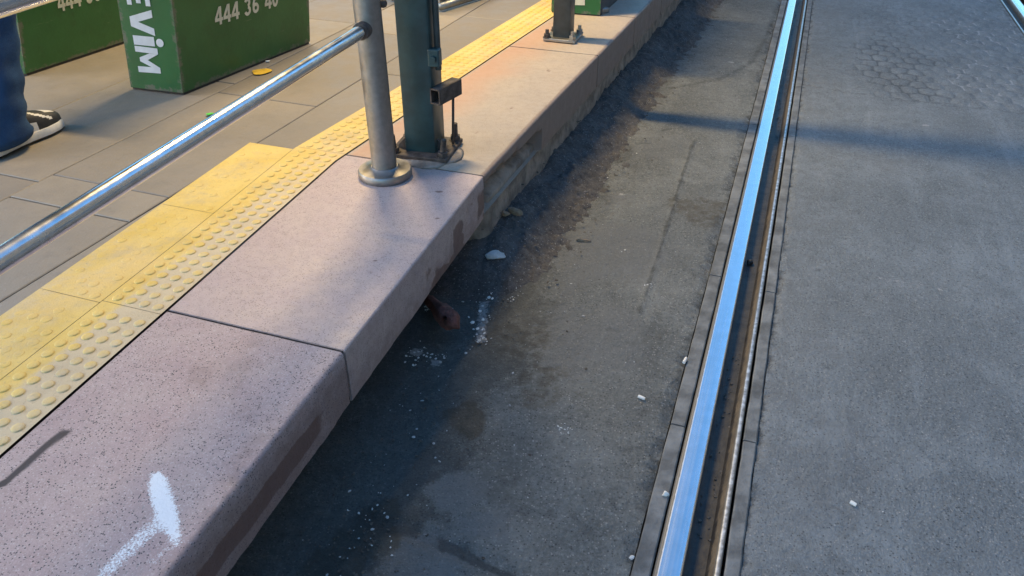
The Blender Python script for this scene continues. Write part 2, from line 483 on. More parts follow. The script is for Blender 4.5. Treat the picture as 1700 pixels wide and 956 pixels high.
# patch seam and cracks
d, t = seg_dist(X, Y, pl((1040, 150), (1120, 145), (1198, 131), (1245, 105), (1272, 62), (1288, 15)))
dark = np.maximum(dark, .62 * (1 - sstep(.006, .03, d + (n2 - .5) * .02)))
newpatch = sstep(-.05, .05, (Y - np.interp(X, [.3, .7, 1.1, 1.35, 1.7], [3.3, 3.43, 3.55, 3.8, 5.0])))
dark = np.maximum(dark, .30 * newpatch)
d, t = seg_dist(X, Y, pl((1152, 235), (1130, 300), (1108, 375), (1078, 470), (1060, 520)))
Z += .004 * (1 - sstep(.002, .014, d)); dark = np.maximum(dark, .8 * (1 - sstep(.002, .014, d + (n2 - .5) * .02)))
d, t = seg_dist(X, Y, pl((1100, 520), (1085, 640), (1050, 740), (1000, 900)))
dark = np.maximum(dark, .33 * (1 - sstep(.01, .06, d + (n1 - .5) * .08)))
brown = np.maximum.reduce([blob(X, Y, 770, 695, .055), blob(X, Y, 620, 880, .07), blob(X, Y, 560, 930, .07), .6 * blob(X, Y, 1165, 350, .12), .5 * blob(X, Y, 850, 560, .1), .55 * blob(X, Y, 900, 640, .1)])
lite = np.maximum.reduce([blob(X, Y, 760, 820, .075, .35), blob(X, Y, 700, 770, .05, .3), .9 * blob(X, Y, 690, 935, .09, .3), blob(X, Y, 800, 870, .05, .4), .9 * blob(X, Y, 1030, 330, .07), .7 * blob(X, Y, 960, 560, .16), .75 * blob(X, Y, 1000, 420, .22), .6 * blob(X, Y, 1090, 240, .15)])
dark *= (1 - .8 * np.maximum(blob(X, Y, 760, 820, .075, .35), blob(X, Y, 690, 935, .07, .3)))
for (bx, by, br, bv) in ((840, 800, .03, .5), (880, 850, .05, .5), (1010, 700, .02, .5), (905, 740, .05, .35), (960, 880, .07, .4), (1030, 820, .05, .35), (960, 300, .03, .8), (1210, 60, .06, .4), (940, 360, .02, .4)):
    dark = np.maximum(dark, bv * blob(X, Y, bx, by, br, .6))
white = np.zeros_like(X)
d, t = seg_dist(X, Y, pl((852, 462), (818, 462), (802, 500), (798, 560)))
white = np.maximum(white, .72 * (1 - sstep(.004, .03, d + (n2 - .5) * .03)))
for (bx, by, br) in ((802, 563, .012), (850, 497, .009), (1074, 474, .011), (1033, 322, .014), (860, 490, .008), (1215, 103, .02), (720, 595, .02), (690, 580, .02)):
    white = np.maximum(white, .75 * blob(X, Y, bx, by, br, .6))
# sunken gutter dirt under the kerb near the camera
Z -= .012 * (1 - sstep(.0, .2, du)) * (1 - sstep(1.0, 1.6, Vg))
rs = random.Random(78)
for _ in range(60):
    vv_ = rs.uniform(-.4, 4); uu = rs.uniform(float(edge_u(vv_)) + .1, -.06); a_ = rs.uniform(0, 3.14); L_ = rs.uniform(.01, .06)
    p_ = np.array(xy(uu, vv_)); q_ = p_ + np.array([math.cos(a_), math.sin(a_)]) * L_
    m_ = (np.abs(X - p_[0]) < .12) & (np.abs(Y - p_[1]) < .12)
    d, t = seg_dist(X[m_], Y[m_], [p_, q_])
    k_s = rs.uniform(.3, .6)
    if rs.random() < .4: white[m_] = np.maximum(white[m_], k_s * (1 - sstep(.001, .011, d)))
    else: dark[m_] = np.maximum(dark[m_], k_s * (1 - sstep(.002, .02, d)))
r1 = grid('road', X, Y, Z, M['road'], attrs=dict(dark=dark, brown=brown, lite=lite, white=white), flip=True); struct(r1)

# strip between the rails with the sett paved stretch
RL = 0.1235
UU = np.append(RL + .0375, np.arange(RL + .044, RL + 1.205, .0085))
U, Vg = np.meshgrid(UU, VV, indexing='ij')
X, Y = xy(U, Vg)
n1 = fbm(X, Y, 5, 4, 53); n2 = fbm(X, Y, 18, 4, 58)
Z = (fbm(X, Y, 1.8, 3, 71) - .5) * .010 + (n2 - .5) * .004
Z *= sstep(RL + .047, RL + .15, U)
edge = 1 - sstep(RL + .036, RL + .058, U + (fbm(Vg, U * 0, 55, 4, 81) - .5) * .03)
Z -= edge * .010 * sstep(.35, .6, fbm(Vg, U * 0, 20, 4, 90))
dark = edge * .8 * sstep(.3, .6, fbm(Vg, U * 0, 40, 4, 90))
brown = .25 * (1 - sstep(.0, .25, U - RL - .04)) * n1
lite = .42 * (1 - sstep(.05, .45, U - RL - .04)) + .25 * sstep(.55, .8, n1)
white = np.zeros_like(X)
# cobbles
vb = np.interp(U, [uv(p)[0] for p in pl((1330, 138), (1480, 165), (1700, 190))], [uv(p)[1] for p in pl((1330, 138), (1480, 165), (1700, 190))])
vb = vb + (fbm(U * 1.0, U * 0, 8, 3, 5) - .5) * .08
cob = sstep(-.015, .02, Vg - vb)
cw, cl = .082, .100
a = U / cw; row = np.floor(Vg / cl)
F1 = np.full(X.shape, 9.); F2 = np.full(X.shape, 9.)
for dr in (-1, 0, 1):
    rr = row + dr
    off = .5 * np.mod(rr, 2)
    cc = np.floor(a - off)
    for dc in (-1, 0, 1):
        k = cc + dc
        px = (k + .5 + off + (_h(k, rr, 3) - .5) * .28) * cw; py = (rr + .5 + (_h(k, rr, 9) - .5) * .28) * cl
        dd = np.hypot(U - px, Vg - py)
        F2 = np.where(dd < F1, F1, np.minimum(F2, dd)); F1 = np.minimum(F1, dd)
j = (F2 - F1)
joint = 1 - sstep(.004, .022, j)
vis = sstep(.38, .62, fbm(X, Y, 1.7, 3, 22)) * .6 + 1.0 * np.exp(-(((U - RL - .58) / .42) ** 2)) * np.exp(-(((Vg - vb - .35) / .6) ** 2))
vis = np.clip(vis + .8 * sstep(RL + .55, RL + .9, U), 0, 1) * sstep(RL + .1, RL + .42, U + (n1 - .5) * .2)
dome = sstep(.0, .05, j)
Z += cob * ((dome - 1) * .006 * vis + .004)
wj = sstep(RL + .62, RL + .85, U + (n1 - .5) * .3)
dark = np.maximum(dark, cob * joint * vis * (1 - wj) * .85)
white = np.maximum(white, cob * joint * vis * wj * .85 * sstep(.4, .6, n2))  # whitish joints at the right paint in the glints between setts
dark = np.maximum(dark, cob * .16)
db = np.abs(Vg - vb)
dark = np.maximum(dark, .5 * (1 - sstep(.004, .02, db + (n2 - .5) * .02)))
d, t = seg_dist(X, Y, pl((1458, 461), (1490, 466), (1530, 472)))
white = np.maximum(white, .62 * (1 - sstep(.003, .012, d)))
lite = np.maximum(lite, np.maximum(.6 * blob(X, Y, 1480, 270, .12), .6 * blob(X, Y, 1320, 380, .05)))
d, t = seg_dist(X, Y, pl((1430, 750), (1415, 850), (1380, 960)))
dark = np.maximum(dark, .30 * (1 - sstep(.01, .07, d + (n1 - .5) * .06)))
for (bx, by, br, bv) in ((1357, 448, .012, .7), (1445, 495, .022, .55), (1680, 722, .014, .6), (1375, 610, .02, .5), (1640, 250, .02, .5), (1550, 400, .09, .25), (1600, 800, .12, .2)):
    dark = np.maximum(dark, bv * blob(X, Y, bx, by, br, .6))
for (bx, by, br) in ((1503, 568, .011), (1394, 490, .006), (1535, 208, .016), (1415, 840, .007), (1560, 480, .012)):
    white = np.maximum(white, .75 * blob(X, Y, bx, by, br, .6))
rs = random.Random(77)
for _ in range(34):
    uu, vv_ = rs.uniform(RL + .08, RL + 1.1), rs.uniform(-.3, 3.6); a_ = rs.uniform(0, 3.14); L_ = rs.uniform(.015, .07)
    p_ = np.array(xy(uu, vv_)); q_ = p_ + np.array([math.cos(a_), math.sin(a_)]) * L_
    m_ = (np.abs(X - p_[0]) < .12) & (np.abs(Y - p_[1]) < .12)
    d, t = seg_dist(X[m_], Y[m_], [p_, q_])
    k_s = rs.uniform(.3, .62)
    if rs.random() < .6: white[m_] = np.maximum(white[m_], k_s * (1 - sstep(.001, .012, d)))
    else: dark[m_] = np.maximum(dark[m_], k_s * (1 - sstep(.002, .018, d)))
r2 = grid('road', X, Y, Z, M['road_mid'], attrs=dict(dark=dark, brown=brown, lite=lite, white=white), flip=True); struct(r2)
r2.name = 'road_between_rails'
# far side of the second rail and road running on past both ends
U2 = RL + 1.237 + .1235 + .045
UUU = np.concatenate([np.arange(U2, U2 + 1, .03), np.linspace(U2 + 1.1, 40, 30)])
VVV = np.concatenate([np.linspace(-40, -1.2, 20), np.arange(-1, 12, .05), np.linspace(12.5, 80, 40)])
U, Vg = np.meshgrid(UUU, VVV, indexing='ij'); X, Y = xy(U, Vg)
z0 = np.zeros_like(X)
r3 = grid('road', X, Y, (fbm(X, Y, 2, 3, 5) - .5) * .01, M['road_mid'], attrs=dict(dark=z0 + .1, brown=z0, lite=z0, white=z0), flip=True); struct(r3)
r3.name = 'road_beyond_rails'
U, Vg = np.meshgrid(np.linspace(-1.35, U2 - .2, 40), np.linspace(9.02, 80, 90), indexing='ij'); X, Y = xy(U, Vg); z0 = np.zeros_like(X)
r4 = grid('road', X, Y, z0 - .012, M['road_mid'], attrs=dict(dark=z0 + .1, brown=z0, lite=z0, white=z0), flip=True); struct(r4); r4.name = 'road_ahead'
U, Vg = np.meshgrid(np.linspace(-1.35, U2 - .2, 40), np.linspace(-40, -1.12, 60), indexing='ij'); X, Y = xy(U, Vg); z0 = np.zeros_like(X)
r5 = grid('road', X, Y, z0 - .012, M['road_mid'], attrs=dict(dark=z0 + .1, brown=z0, lite=z0, white=z0), flip=True); struct(r5); r5.name = 'road_behind'

# concrete edging bands along the rails
def band(name, u0, u1, joints, zoff=0.):
    vs, fs = [], []
    js = sorted(joints)
    for a, b in zip(js, js[1:]):
        a += .0025; b -= .0025
        m = max(2, int((b - a) / .05)); k0 = len(vs)
        for i in range(m + 1):
            v = a + (b - a) * i / m
            e = .003
            for (u, z) in ((u0, -.06), (u0, -.003), (u0 + e, 0), (u1 - e, 0), (u1, -.003), (u1, -.06)):
                w = (fbm(np.array(v), np.array(u), 30, 3, 4) - .5) * .003 if z > -.05 else 0
                x, y = xy(u + w, v); vs.append((x, y, z + zoff))
        for i in range(m):
            for q in range(5):
                a0 = k0 + i * 6 + q; fs.append((a0, a0 + 6, a0 + 7, a0 + 1)[::-1])
        fs.append(tuple(k0 + q for q in range(6))); fs.append(tuple(k0 + m * 6 + q for q in range(6))[::-1])
    return struct(mesh(name, vs, fs, M['concrete'], smooth=False))
jl = [-8, -2.2, -1.0] + [uv(at(x, y, 0))[1] for x, y in ((1114, 703), (1185, 457), (1248, 206), (1280, 78), (1297, 8))]
jl += [jl[-1] + .95 * k for k in range(1, 8)] + [30]
band('concrete_edging', -.040, -.004, jl)
jr = [-8, -2, -.9] + [uv(at(x, y, 0))[1] for x, y in ((1228, 729), (1270, 483), (1304, 225), (1325, 80))]
jr += [jr[-1] + 1.1 * k for k in range(1, 7)] + [30]
band('concrete_edging', RL + .006, RL + .036, jr).name = 'concrete_edging_right'
ub = RL + 1.237
band('concrete_edging', ub - .036, ub - .006, [-8, -1, .4, 1.6, 2.7, 3.8, 4.6, 5.7, 6.9, 8.2, 30]).name = 'concrete_edging_far'

# rails
def sweep(name, prof, vs, mat, parent, attrs=None, sharp=35):
    k = len(prof); V_, F_ = [], []
    for v in vs:
        for (u, z) in prof: x, y = xy(u, v); V_.append((x, y, z))
    for i in range(len(vs) - 1):
        for q in range(k - 1):
            a = i * k + q; F_.append((a, a + 1, a + k + 1, a + k))
    at_ = {n: np.tile(np.array(a), len(vs)) for n, a in (attrs or {}).items()}
    o = mesh(name, V_, F_, mat, None, True, sharp, at_)
    return child(o, parent)
def arc(cu, cz, r, a0, a1, n=5):
    return [(cu + r * math.cos(math.radians(a0 + (a1 - a0) * i / n)), cz + r * math.sin(math.radians(a0 + (a1 - a0) * i / n))) for i in range(n + 1)]
VR = [-8, -3, -1.2] + list(np.arange(-1, 9, .1)) + [12, 20, 40, 80]
def rail(u0, mir, label):
    x, y = xy(u0, 0)
    root = empty('tram_rail', (x, y, 0), label, 'rail', 'grooved tram rails set in the road')
    def P(pts): return [(u0 + (RL - u if mir else u), z) for u, z in pts]
    def S_(n, pts, m, at_): 
        o = sweep(n, P(pts), VR, m, root, at_)
        if not mir: o.data.flip_normals()
        return o
    h = [(-.0005, -.05)] + arc(.006, -.003, .006, 180, 90) + [(.011, .0031), (.028, .0034), (.046, .0031)] + arc(.048, -.0035, .006, 80, 0) + [(.0545, -.036)]
    dull = [1 if u < .0065 else (.55 if u < .0105 else 0.) for u, z in h]; dull[-1] = .9; dull[-2] = .5
    S_('rail_head', h, M['rail'], dict(dull=dull))
    gpts = [(.0545, -.036), (.062, -.040), (.080, -.040), (.096, -.037), (.1005, -.028), (.106, -.012), (.1105, -.0045)]
    S_('groove', gpts, M['groove'], dict(rust=[0, 0, 0, .05, .38, .75, 1]))
    lip = [(.1105, -.0045), (.1125, -.0015), (.1145, -.001), (.121, -.001), (.1232, -.003), (.1235, -.05)]
    S_('guard_lip', lip, M['rail'], dict(dull=[1, .7, .5, .7, 1, 1]))
    return root
rail(0, False, 'long bright steel tram rail running up the middle of the road beside the platform')
rail(ub, True, 'tram rail crossing the top right corner beyond the setts')

# ---------------------------------------------------------------- platform kerb
TH = .135
def slab(name, a, b, mat, label, seed, notch=None, masks=None, gap=.0042, th=TH, r=.007, wav=1.):
    """kerb slab between track coordinates a and b"""
    n = max(4, int((b - a) / .011))
    ss = np.linspace(a + gap, b - gap, n)
    Eo = along(E_pts, ss); Ei = along(I_pts, ss)
    if b - a > .3 and notch is None: pass
    w = Ei - Eo; wl = np.linalg.norm(w, axis=1); wd = w / wl[:, None]
    prof = []     # (distance in from the edge as fraction of width or metres, depth)
    mt = 34
    prof += [('in', 0, .06), ('in', 0, 0.004), ('in', .004, 0)]
    prof += [('fr', 1 - k / mt, 0) for k in range(1, mt)]
    prof = [p for p in prof]
    arcs = [(r - r * math.sin(t), r - r * math.cos(t)) for t in np.linspace(0, math.pi / 2, 5)]
    prof += [('m', d, z) for d, z in arcs]
    prof += [('m', 0, z) for z in np.linspace(r, th, 12)[1:]]
    prof += [('m', .012, th + .004), ('m', .12, th + .002), ('in', .02, .06)]
    k = len(prof)
    P = np.zeros((n, k, 3)); A = {q: np.zeros((n, k)) for q in ('stain', 'grime_shade', 'cut', 'paint', 'rose')}
    for q, (kind, d, z) in enumerate(prof):
        if kind == 'in': dist = wl - .0015 - d
        elif kind == 'fr': dist = r + (wl - r - .008) * d
        else: dist = np.full(n, d)
        zz = np.full(n, z, float)
        c0 = Eo + wd * dist[:, None]
        if kind == 'fr':
            zz = zz + (fbm(c0[:, 0], c0[:, 1], 9, 3, seed) - .5) * .0025
            # the arris is worn: pull the outer strip down here and there
            chip = np.maximum(0, fbm(ss, ss * 0, 22, 4, seed + 5) - .60) * .026 * wav
            zz = zz + np.where(dist < .035, chip * (1 - dist / .035), 0)
        if kind == 'm' and q < k - 3:
            chip = np.maximum(0, fbm(ss, ss * 0, 22, 4, seed + 5) - .60) * .026 * wav
            if z < r * 1.01: dist = dist + chip * .6; zz = zz + chip
            dist = dist + (fbm(ss, np.full(n, z), 14, 4, seed + 9) - .5) * .004 * wav * min(1, z / .02)
            if z > th * .85: dist = dist + (fbm(ss, np.full(n, 0.), 26, 4, seed + 11) - .4) * .007 * wav
            if notch is not None:
                na, nb, lip0, lip1, deep = notch
                f = sstep(na - .004, na + .004, ss) * (1 - sstep(nb - .02, nb, ss))
                lip = lip0 + (lip1 - lip0) * np.clip((ss - na) / (nb - na), 0, 1) ** 1.6 + (fbm(ss, ss * 0, 24, 3, seed) - .5) * .012
                g_ = f * sstep(0, .012, zz - lip)
                dist = dist + g_ * deep
                A['cut'][:, q] = np.maximum(A['cut'][:, q], g_ * .52)  # hollow under the broken lip coloured dark to paint its shade
        c = Eo + wd * dist[:, None]
        P[:, q, :2] = c; P[:, q, 2] = TOP - zz
        if kind == 'fr' and masks and 'top' in masks: masks['top'](A, q, c)
        if kind == 'm' and q < k - 3 and masks and 'face' in masks: masks['face'](A, q, ss, z)
    faces = []
    for i in range(n - 1):
        for q in range(k):
            q2 = (q + 1) % k
            faces.append((i * k + q, (i + 1) * k + q, (i + 1) * k + q2, i * k + q2))
    faces.append(tuple(range(k))); faces.append(tuple((n - 1) * k + q for q in range(k))[::-1])
    o = mesh(name, P.reshape(-1, 3), faces, mat, None, True, 40, A)
    tag(o, label, 'kerb slab', 'kerb slabs along the platform edge')
    return o

vJ1 = uv(at(570, 583))[1]; vJ2 = uv(at(803, 292))[1]
def uv_v(x, y): return (x - O0[0]) * T[0] + (y - O0[1]) * T[1]
def near_top(A, q, c):
    x, y = c[:, 0], c[:, 1]
    d, t = seg_dist(x, y, pl((-20, 812), (0, 805), (12, 797), (41, 775), (76, 743), (107, 717), z=TOP))
    A['cut'][:, q] = 1 - sstep(.003, .011, d)
    d, t = seg_dist(x, y, pl((258, 788), (268, 825), (281, 862), (294, 898), z=TOP))
    wdt = np.interp(t, [0, .12, .5, .8, 1], [.009, .0155, .0175, .012, .007])
    p1 = .88 * (1 - sstep(-.011, .011, d - wdt))
    d, t = seg_dist(x, y, pl((262, 866), (236, 892), (205, 922), (178, 948), z=TOP))
    p2 = .53 * (1 - sstep(.004, .022, d - .004))
    d, t = seg_dist(x, y, pl((250, 935), (275, 915), (300, 900), z=TOP))
    p3 = .42 * (1 - sstep(.003, .014, d))
    A['paint'][:, q] = np.maximum.reduce([p1, p2, p3])
    A['grime_shade'][:, q] = .6 * np.maximum(0, fbm(x, y, 5, 5, 77) - .32) * 2
    c0 = at(105, 665); A['stain'][:, q] = .36 * (1 - sstep(.01, .06, np.hypot(x - c0[0], y - c0[1])))
def near_face(A, q, ss, z):
    A['stain'][:, q] = .85 * sstep(.055, .07, z + (fbm(ss, ss * 0, 6, 3, 8) - .5) * .03) * (1 - sstep(.1, .115, z)) * sstep(vJ1 - .05, vJ1 - .2, ss) + .15
    A['grime_shade'][:, q] = .42 + .3 * sstep(.01, .05, z)  # upright face tinted darker, painting in its shade
def mid_face(A, q, ss, z):
    f = sstep(vJ1 + .33, vJ1 + .55, ss) * sstep(.015, .07, z) * sstep(.42, .58, fbm(ss, np.full_like(ss, z * 1.2), 11, 4, 21))
    A['stain'][:, q] = f * .95 + .12
    A['grime_shade'][:, q] = .40 + .2 * sstep(.05, .13, z)  # face painted darker than the top, as if turned from the light
def mid_top(A, q, c):
    x, y = c[:, 0], c[:, 1]
    c0 = at(730, 318); c1 = at(622, 432); c2 = at(725, 362)
    A['stain'][:, q] = np.maximum.reduce([.9 * (1 - sstep(.004, .014, np.hypot((x - c0[0]) * .6, (y - c0[1]) * 1.2))), .9 * (1 - sstep(.002, .006, np.hypot(x - c1[0], y - c1[1]))), .8 * (1 - sstep(.003, .008, np.hypot((x - c2[0]) * .6, y - c2[1])))])
    A['grime_shade'][:, q] = .3 * np.maximum(0, fbm(x, y, 6, 4, 99) - .4) * 2
def far_top(A, q, c):
    x, y = c[:, 0], c[:, 1]
    s_ = np.zeros_like(x)
    for (px, py, r) in ((791, 220, .016), (910, 117, .02), (850, 180, .01), (830, 215, .008), (880, 160, .008)):
        c0 = at(px, py); s_ = np.maximum(s_, .62 * (1 - sstep(r * .3, r, np.hypot(x - c0[0], (y - c0[1]) * .6))))
    A['stain'][:, q] = s_
    A['grime_shade'][:, q] = .35 * np.maximum(0, fbm(x, y, 6, 4, 33) - .4) * 2
    d, t = seg_dist(x, y, I_pts); A['rose'][:, q] = (1 - sstep(.02, .24, d + (fbm(x, y, 8, 3, 70) - .5) * .1)) * (1 - sstep(vS[1] - .4, vS[1] - .1, uv_v(x, y)))
def far_face(A, q, ss, z):
    A['grime_shade'][:, q] = .75 + .35 * fbm(ss, np.full_like(ss, z), 7, 3, 3)  # whole far face darkened in colour for the shade it stands in
    A['stain'][:, q] = .2 * fbm(ss, np.full_like(ss, z), 9, 3, 5)

vS = [uv(at(x, y))[1] for x, y in ((994, 92), (1055, 29))]
slab('kerb_slab', vJ1 - 2.2, vJ1, M['kerb_rough'], 'speckled mauve kerb slab with a white paint mark, nearest the camera', 3, masks=dict(top=near_top, face=near_face), r=.008, wav=1.)
slab('kerb_slab', vJ1, vJ2, M['kerb_smooth'], 'smooth mauve kerb slab that the round steel handrail post stands on', 11, masks=dict(top=mid_top, face=mid_face), r=.005, wav=.5)
vn = uv(at(900, 188))[1]
slab('kerb_slab', vJ2, vS[0], M['kerb_worn'], 'worn kerb slab with its lower edge broken away, just past the teal column', 23, notch=(vJ2 + .005, vn, .026, .058, .085), masks=dict(top=far_top, face=far_face), wav=.5)
slab('kerb_slab', vS[0], vS[1], M['kerb_worn'], 'grey kerb slab that the short post with the bolted base plate stands on', 31, masks=dict(top=far_top, face=far_face), wav=.5)
v = vS[1]
slab('kerb_slab', v, v + .62, M['kerb_worn'], 'shaded kerb slab at the top edge beside the small green box', 41, masks=dict(face=far_face))
slab('kerb_slab', v + .62, v + 5.5, M['kerb_worn'], 'last kerb slab, beyond the shaded one, cut off by the top edge of the photo', 43, masks=dict(face=far_face))

# dirt packed in the joints between the slabs
for k, (vj, zt) in enumerate(((vJ1, .0035), (vJ2, .006), (vS[0], .004), (vS[1], .004), (vS[1] + .62, .004))):
    a_, b_ = along(E_pts, np.array(vj)), along(I_pts, np.array(vj)); w_ = (b_ - a_) / np.linalg.norm(b_ - a_); n_ = np.array([-w_[1], w_[0]])
    p_ = [a_ + w_ * .006 + n_ * .006, b_ + n_ * .006, b_ - n_ * .006, a_ + w_ * .006 - n_ * .006]
    vs = [(*q_, TOP - zt) for q_ in p_] + [(*q_, TOP - TH) for q_ in p_]
    struct(mesh('joint_dirt', vs, [(0, 1, 2, 3), (0, 4, 5, 1), (1, 5, 6, 2), (2, 6, 7, 3), (3, 7, 4, 0)], M['joint']))
# platform core below the slabs (rough recessed wall) 
vs_ = np.arange(-2.5, 9, .03)
Eo = along(E_pts, vs_); Ei = along(I_pts, vs_); wd = Ei - Eo; wd /= np.linalg.norm(wd, axis=1)[:, None]
zz = np.linspace(TOP - .05, -.06, 26)
X = np.zeros((len(vs_), len(zz) + 1)); Y = X.copy(); Z = X.copy()
for q, z in enumerate(zz):
    rec = .24 + (fbm(vs_, np.full_like(vs_, z), 9, 4, 6) - .5) * .03
    low = .026 + (fbm(vs_, np.full_like(vs_, z), 9, 4, 6) - .5) * .007
    low = low + .05 * float(sstep(TOP - .115, TOP - .095, z))
    k_ = sstep(vJ2 - .03, vJ2 + .10, vs_ + (fbm(vs_, np.full_like(vs_, z), 12, 3, 66) - .5) * .04)
    rec = rec * (1 - k_) + low * k_
    c = Eo + wd * rec[:, None]
    X[:, q], Y[:, q], Z[:, q] = c[:, 0], c[:, 1], z
c = Eo + wd * .52
X[:, 1:] = X[:, :-1].copy(); Y[:, 1:] = Y[:, :-1].copy(); Z[:, 1:] = Z[:, :-1].copy()
X[:, 0], Y[:, 0], Z[:, 0] = c[:, 0], c[:, 1], TOP - .05
struct(grid('platform', X, Y, Z, M['wall']))

# debris bank against the wall further along
UUb = np.arange(-.26, .34, .008)
W, Vg = np.meshgrid(UUb, vline(vJ2 - .34, 8.5), indexing='ij')
X, Y = xy(edge_u(Vg) + W, Vg)
n1 = fbm(X, Y, 7, 4, 13); n2 = fbm(X, Y, 26, 4, 18); n3 = fbm(X, Y, 70, 3, 28)
amp = sstep(vJ2 - .30, vJ2 + .12, Vg)
prof = (1 - sstep(-.02, .17 + .10 * n1, W))
Z = amp * prof * (.055 + .05 * n1) + amp * (1 - sstep(.15, .30, W)) * (np.maximum(n2 - .5, 0) * .05 + (n3 - .5) * .010) - .008 - .03 * sstep(.24, .34, W + (n1 - .5) * .12) - .03 * (1 - amp)
dark = .30 + .5 * (n1 - .3); brown = .3 * n2; lite = .5 * sstep(.6, .75, n2); white = .4 * sstep(.72, .82, n3)
bank = struct(grid('debris_bank', X, Y, Z, M['dirt'], attrs=dict(dark=dark, brown=brown, lite=lite, white=white), flip=True))

# ---------------------------------------------------------------- platform paving
pd = at(280, 325) - at(110, 425); pd /= np.linalg.norm(pd)
pd = T * .6 + pd * .4; pd /= np.linalg.norm(pd)
pn = np.array([-pd[1], pd[0]])             # to the left
P0 = at(280, 325)
def pave(name):
    bm = bmesh.new()
    rng = random.Random(4)
    rows = [-.62, -.36, 0.0, .42, .84, 1.26, 1.68, 2.1, 2.52, 2.94, 3.36, 3.78]
    firsts = [.1, -.5, 0.0, .55, .2, .7, .1, .5, .3, .6, .2]
    for k in range(len(rows) - 1):
        w0, w1 = rows[k] + .002, rows[k + 1] - .002
        s_ = firsts[k] - 3.6
        while s_ < 6.5:
            L = rng.choice([.6, .9, .9, .75])
            if k == 2 and s_ <= 0 < s_ + L and s_ < -.01: L = -s_
            a, b = s_ + .002, s_ + L - .002
            z = TOP - .004 + rng.uniform(-.001, .001)
            q = []
            for (ss, ww) in ((a, w0), (b, w0), (b, w1), (a, w1)):
                q.append(P0 + pd * ss + pn * ww)
            e = .0025
            q2 = [P0 + pd * ss + pn * ww for (ss, ww) in ((a + e, w0 + e), (b - e, w0 + e), (b - e, w1 - e), (a + e, w1 - e))]
            # keep the stones on the platform side of the kerb slabs
            if all(uv(p)[0] < np.interp(uv(p)[1], [uv(t)[1] for t in I_pts], [uv(t)[0] for t in I_pts]) + .12 for p in q):
                lo = [bm.verts.new((*p, z - .04)) for p in q]; mi = [bm.verts.new((*p, z - .002)) for p in q]; hi = [bm.verts.new((*p, z)) for p in q2]
                bm.faces.new(hi)
                for i in range(4):
                    j_ = (i + 1) % 4
                    bm.faces.new((lo[i], lo[j_], mi[j_], mi[i])); bm.faces.new((mi[i], mi[j_], hi[j_], hi[i]))
            s_ += L
    return from_bm(name, bm, M['paving'])
struct(pave('pavement'))
q = [P0 + pd * -4 + pn * -.7, P0 + pd * 8 + pn * -.7, P0 + pd * 8 + pn * 5, P0 + pd * -4 + pn * 5]
c_in = [along(I_pts, np.array(vv)) - R * .01 for vv in (-2.4, vJ1, vJ2, 3.0, 8.5)]
poly = [(*p, TOP - .014) for p in c_in] + [(*(P0 + pd * 7 + pn * 4), TOP - .014), (*(P0 - pd * 4 + pn * 4), TOP - .014)]
struct(mesh('pavement_bed', poly, [tuple(range(len(poly)))], M['joint']))

# tactile strips: a slab surface with real studs
def tactile(name, lo_pts, hi_pts, s0, s1, jlist, worn, seed, cols=4):
    """lo = left line, hi = right line (towards the kerb)"""
    vs, fs, wear, jn = [], [], [], []
    rng = random.Random(seed)
    zb = TOP + .001
    nV = 160; nW = 14
    vv = np.linspace(s0, s1, nV)
    A_ = along(lo_pts, vv); B_ = along(hi_pts, vv)
    for i in range(nV):
        for k in range(nW + 1):
            f = .0007 / .15 + (1 - .0014 / .15) * k / nW
            p = A_[i] * (1 - f) + B_[i] * f
            vs.append((p[0], p[1], zb)); wear.append(0); jn.append(0)
    for i in range(nV - 1):
        for k in range(nW):
            a = i * (nW + 1) + k; fs.append((a, a + 1, a + nW + 2, a + nW + 1))
    pitch = .0365
    n = int((s1 - s0) / pitch)
    base_n = len(vs)
    for i in range(n):
        v = s0 + (i + .5) * pitch
        a, b = along(lo_pts, np.array(v)), along(hi_pts, np.array(v))
        wdv = b - a; L = np.linalg.norm(wdv); wdv /= L
        mar = (L - (cols - 1) * pitch) / 2
        for k in range(cols):
            p = a + wdv * (mar + k * pitch * 1.0 + .002) + T * rng.uniform(-.001, .001)
            hgt = .0030 * rng.uniform(.85, 1.1); r0 = .0122
            if worn: hgt *= rng.choice([.12, .2, .35, .55]) ; r0 *= rng.uniform(.9, 1.05)
            k0 = len(vs); m = 18
            for (rr, hh) in ((r0, 0), (r0 * .93, hgt * .72), (r0 * .78, hgt * .97), (r0 * .4, hgt * 1.05)):
                for t in range(m):
                    an = 2 * math.pi * t / m
                    vs.append((p[0] + rr * math.cos(an), p[1] + rr * math.sin(an), zb - .0004 + hh)); wear.append(-1 if hh > 0 else -.4); jn.append(0)
            for q in range(3):
                for t in range(m):
                    t2 = (t + 1) % m
                    fs.append((k0 + q * m + t, k0 + q * m + t2, k0 + (q + 1) * m + t2, k0 + (q + 1) * m + t))
            fs.append(tuple(k0 + 3 * m + t for t in range(m)))
    V_ = np.array(vs); w_ = np.array(wear, float)
    U_ = np.array([uv(p[:2]) for p in V_])
    lo = np.interp(U_[:, 1], [uv(p)[1] for p in lo_pts], [uv(p)[0] for p in lo_pts]); hi = np.interp(U_[:, 1], [uv(p)[1] for p in hi_pts], [uv(p)[0] for p in hi_pts])
    f = (U_[:, 0] - lo) / (hi - lo)
    near = 1 - sstep(vJ1 - .1, vJ1 + 1.0, U_[:, 1])
    if not worn:
        w = sstep(.05, .6, f) * (.45 + .75 * near)
        w_ = np.where(w_ < 0, w * .48, w)
    else:
        w_ = np.where(w_ < 0, .3 * near, .12 + .38 * near * (1 - .5 * f))
    jn = np.zeros(len(V_))
    return mesh(name, vs, fs, M['tactile'], None, True, 50, dict(wear=w_, joint=jn))
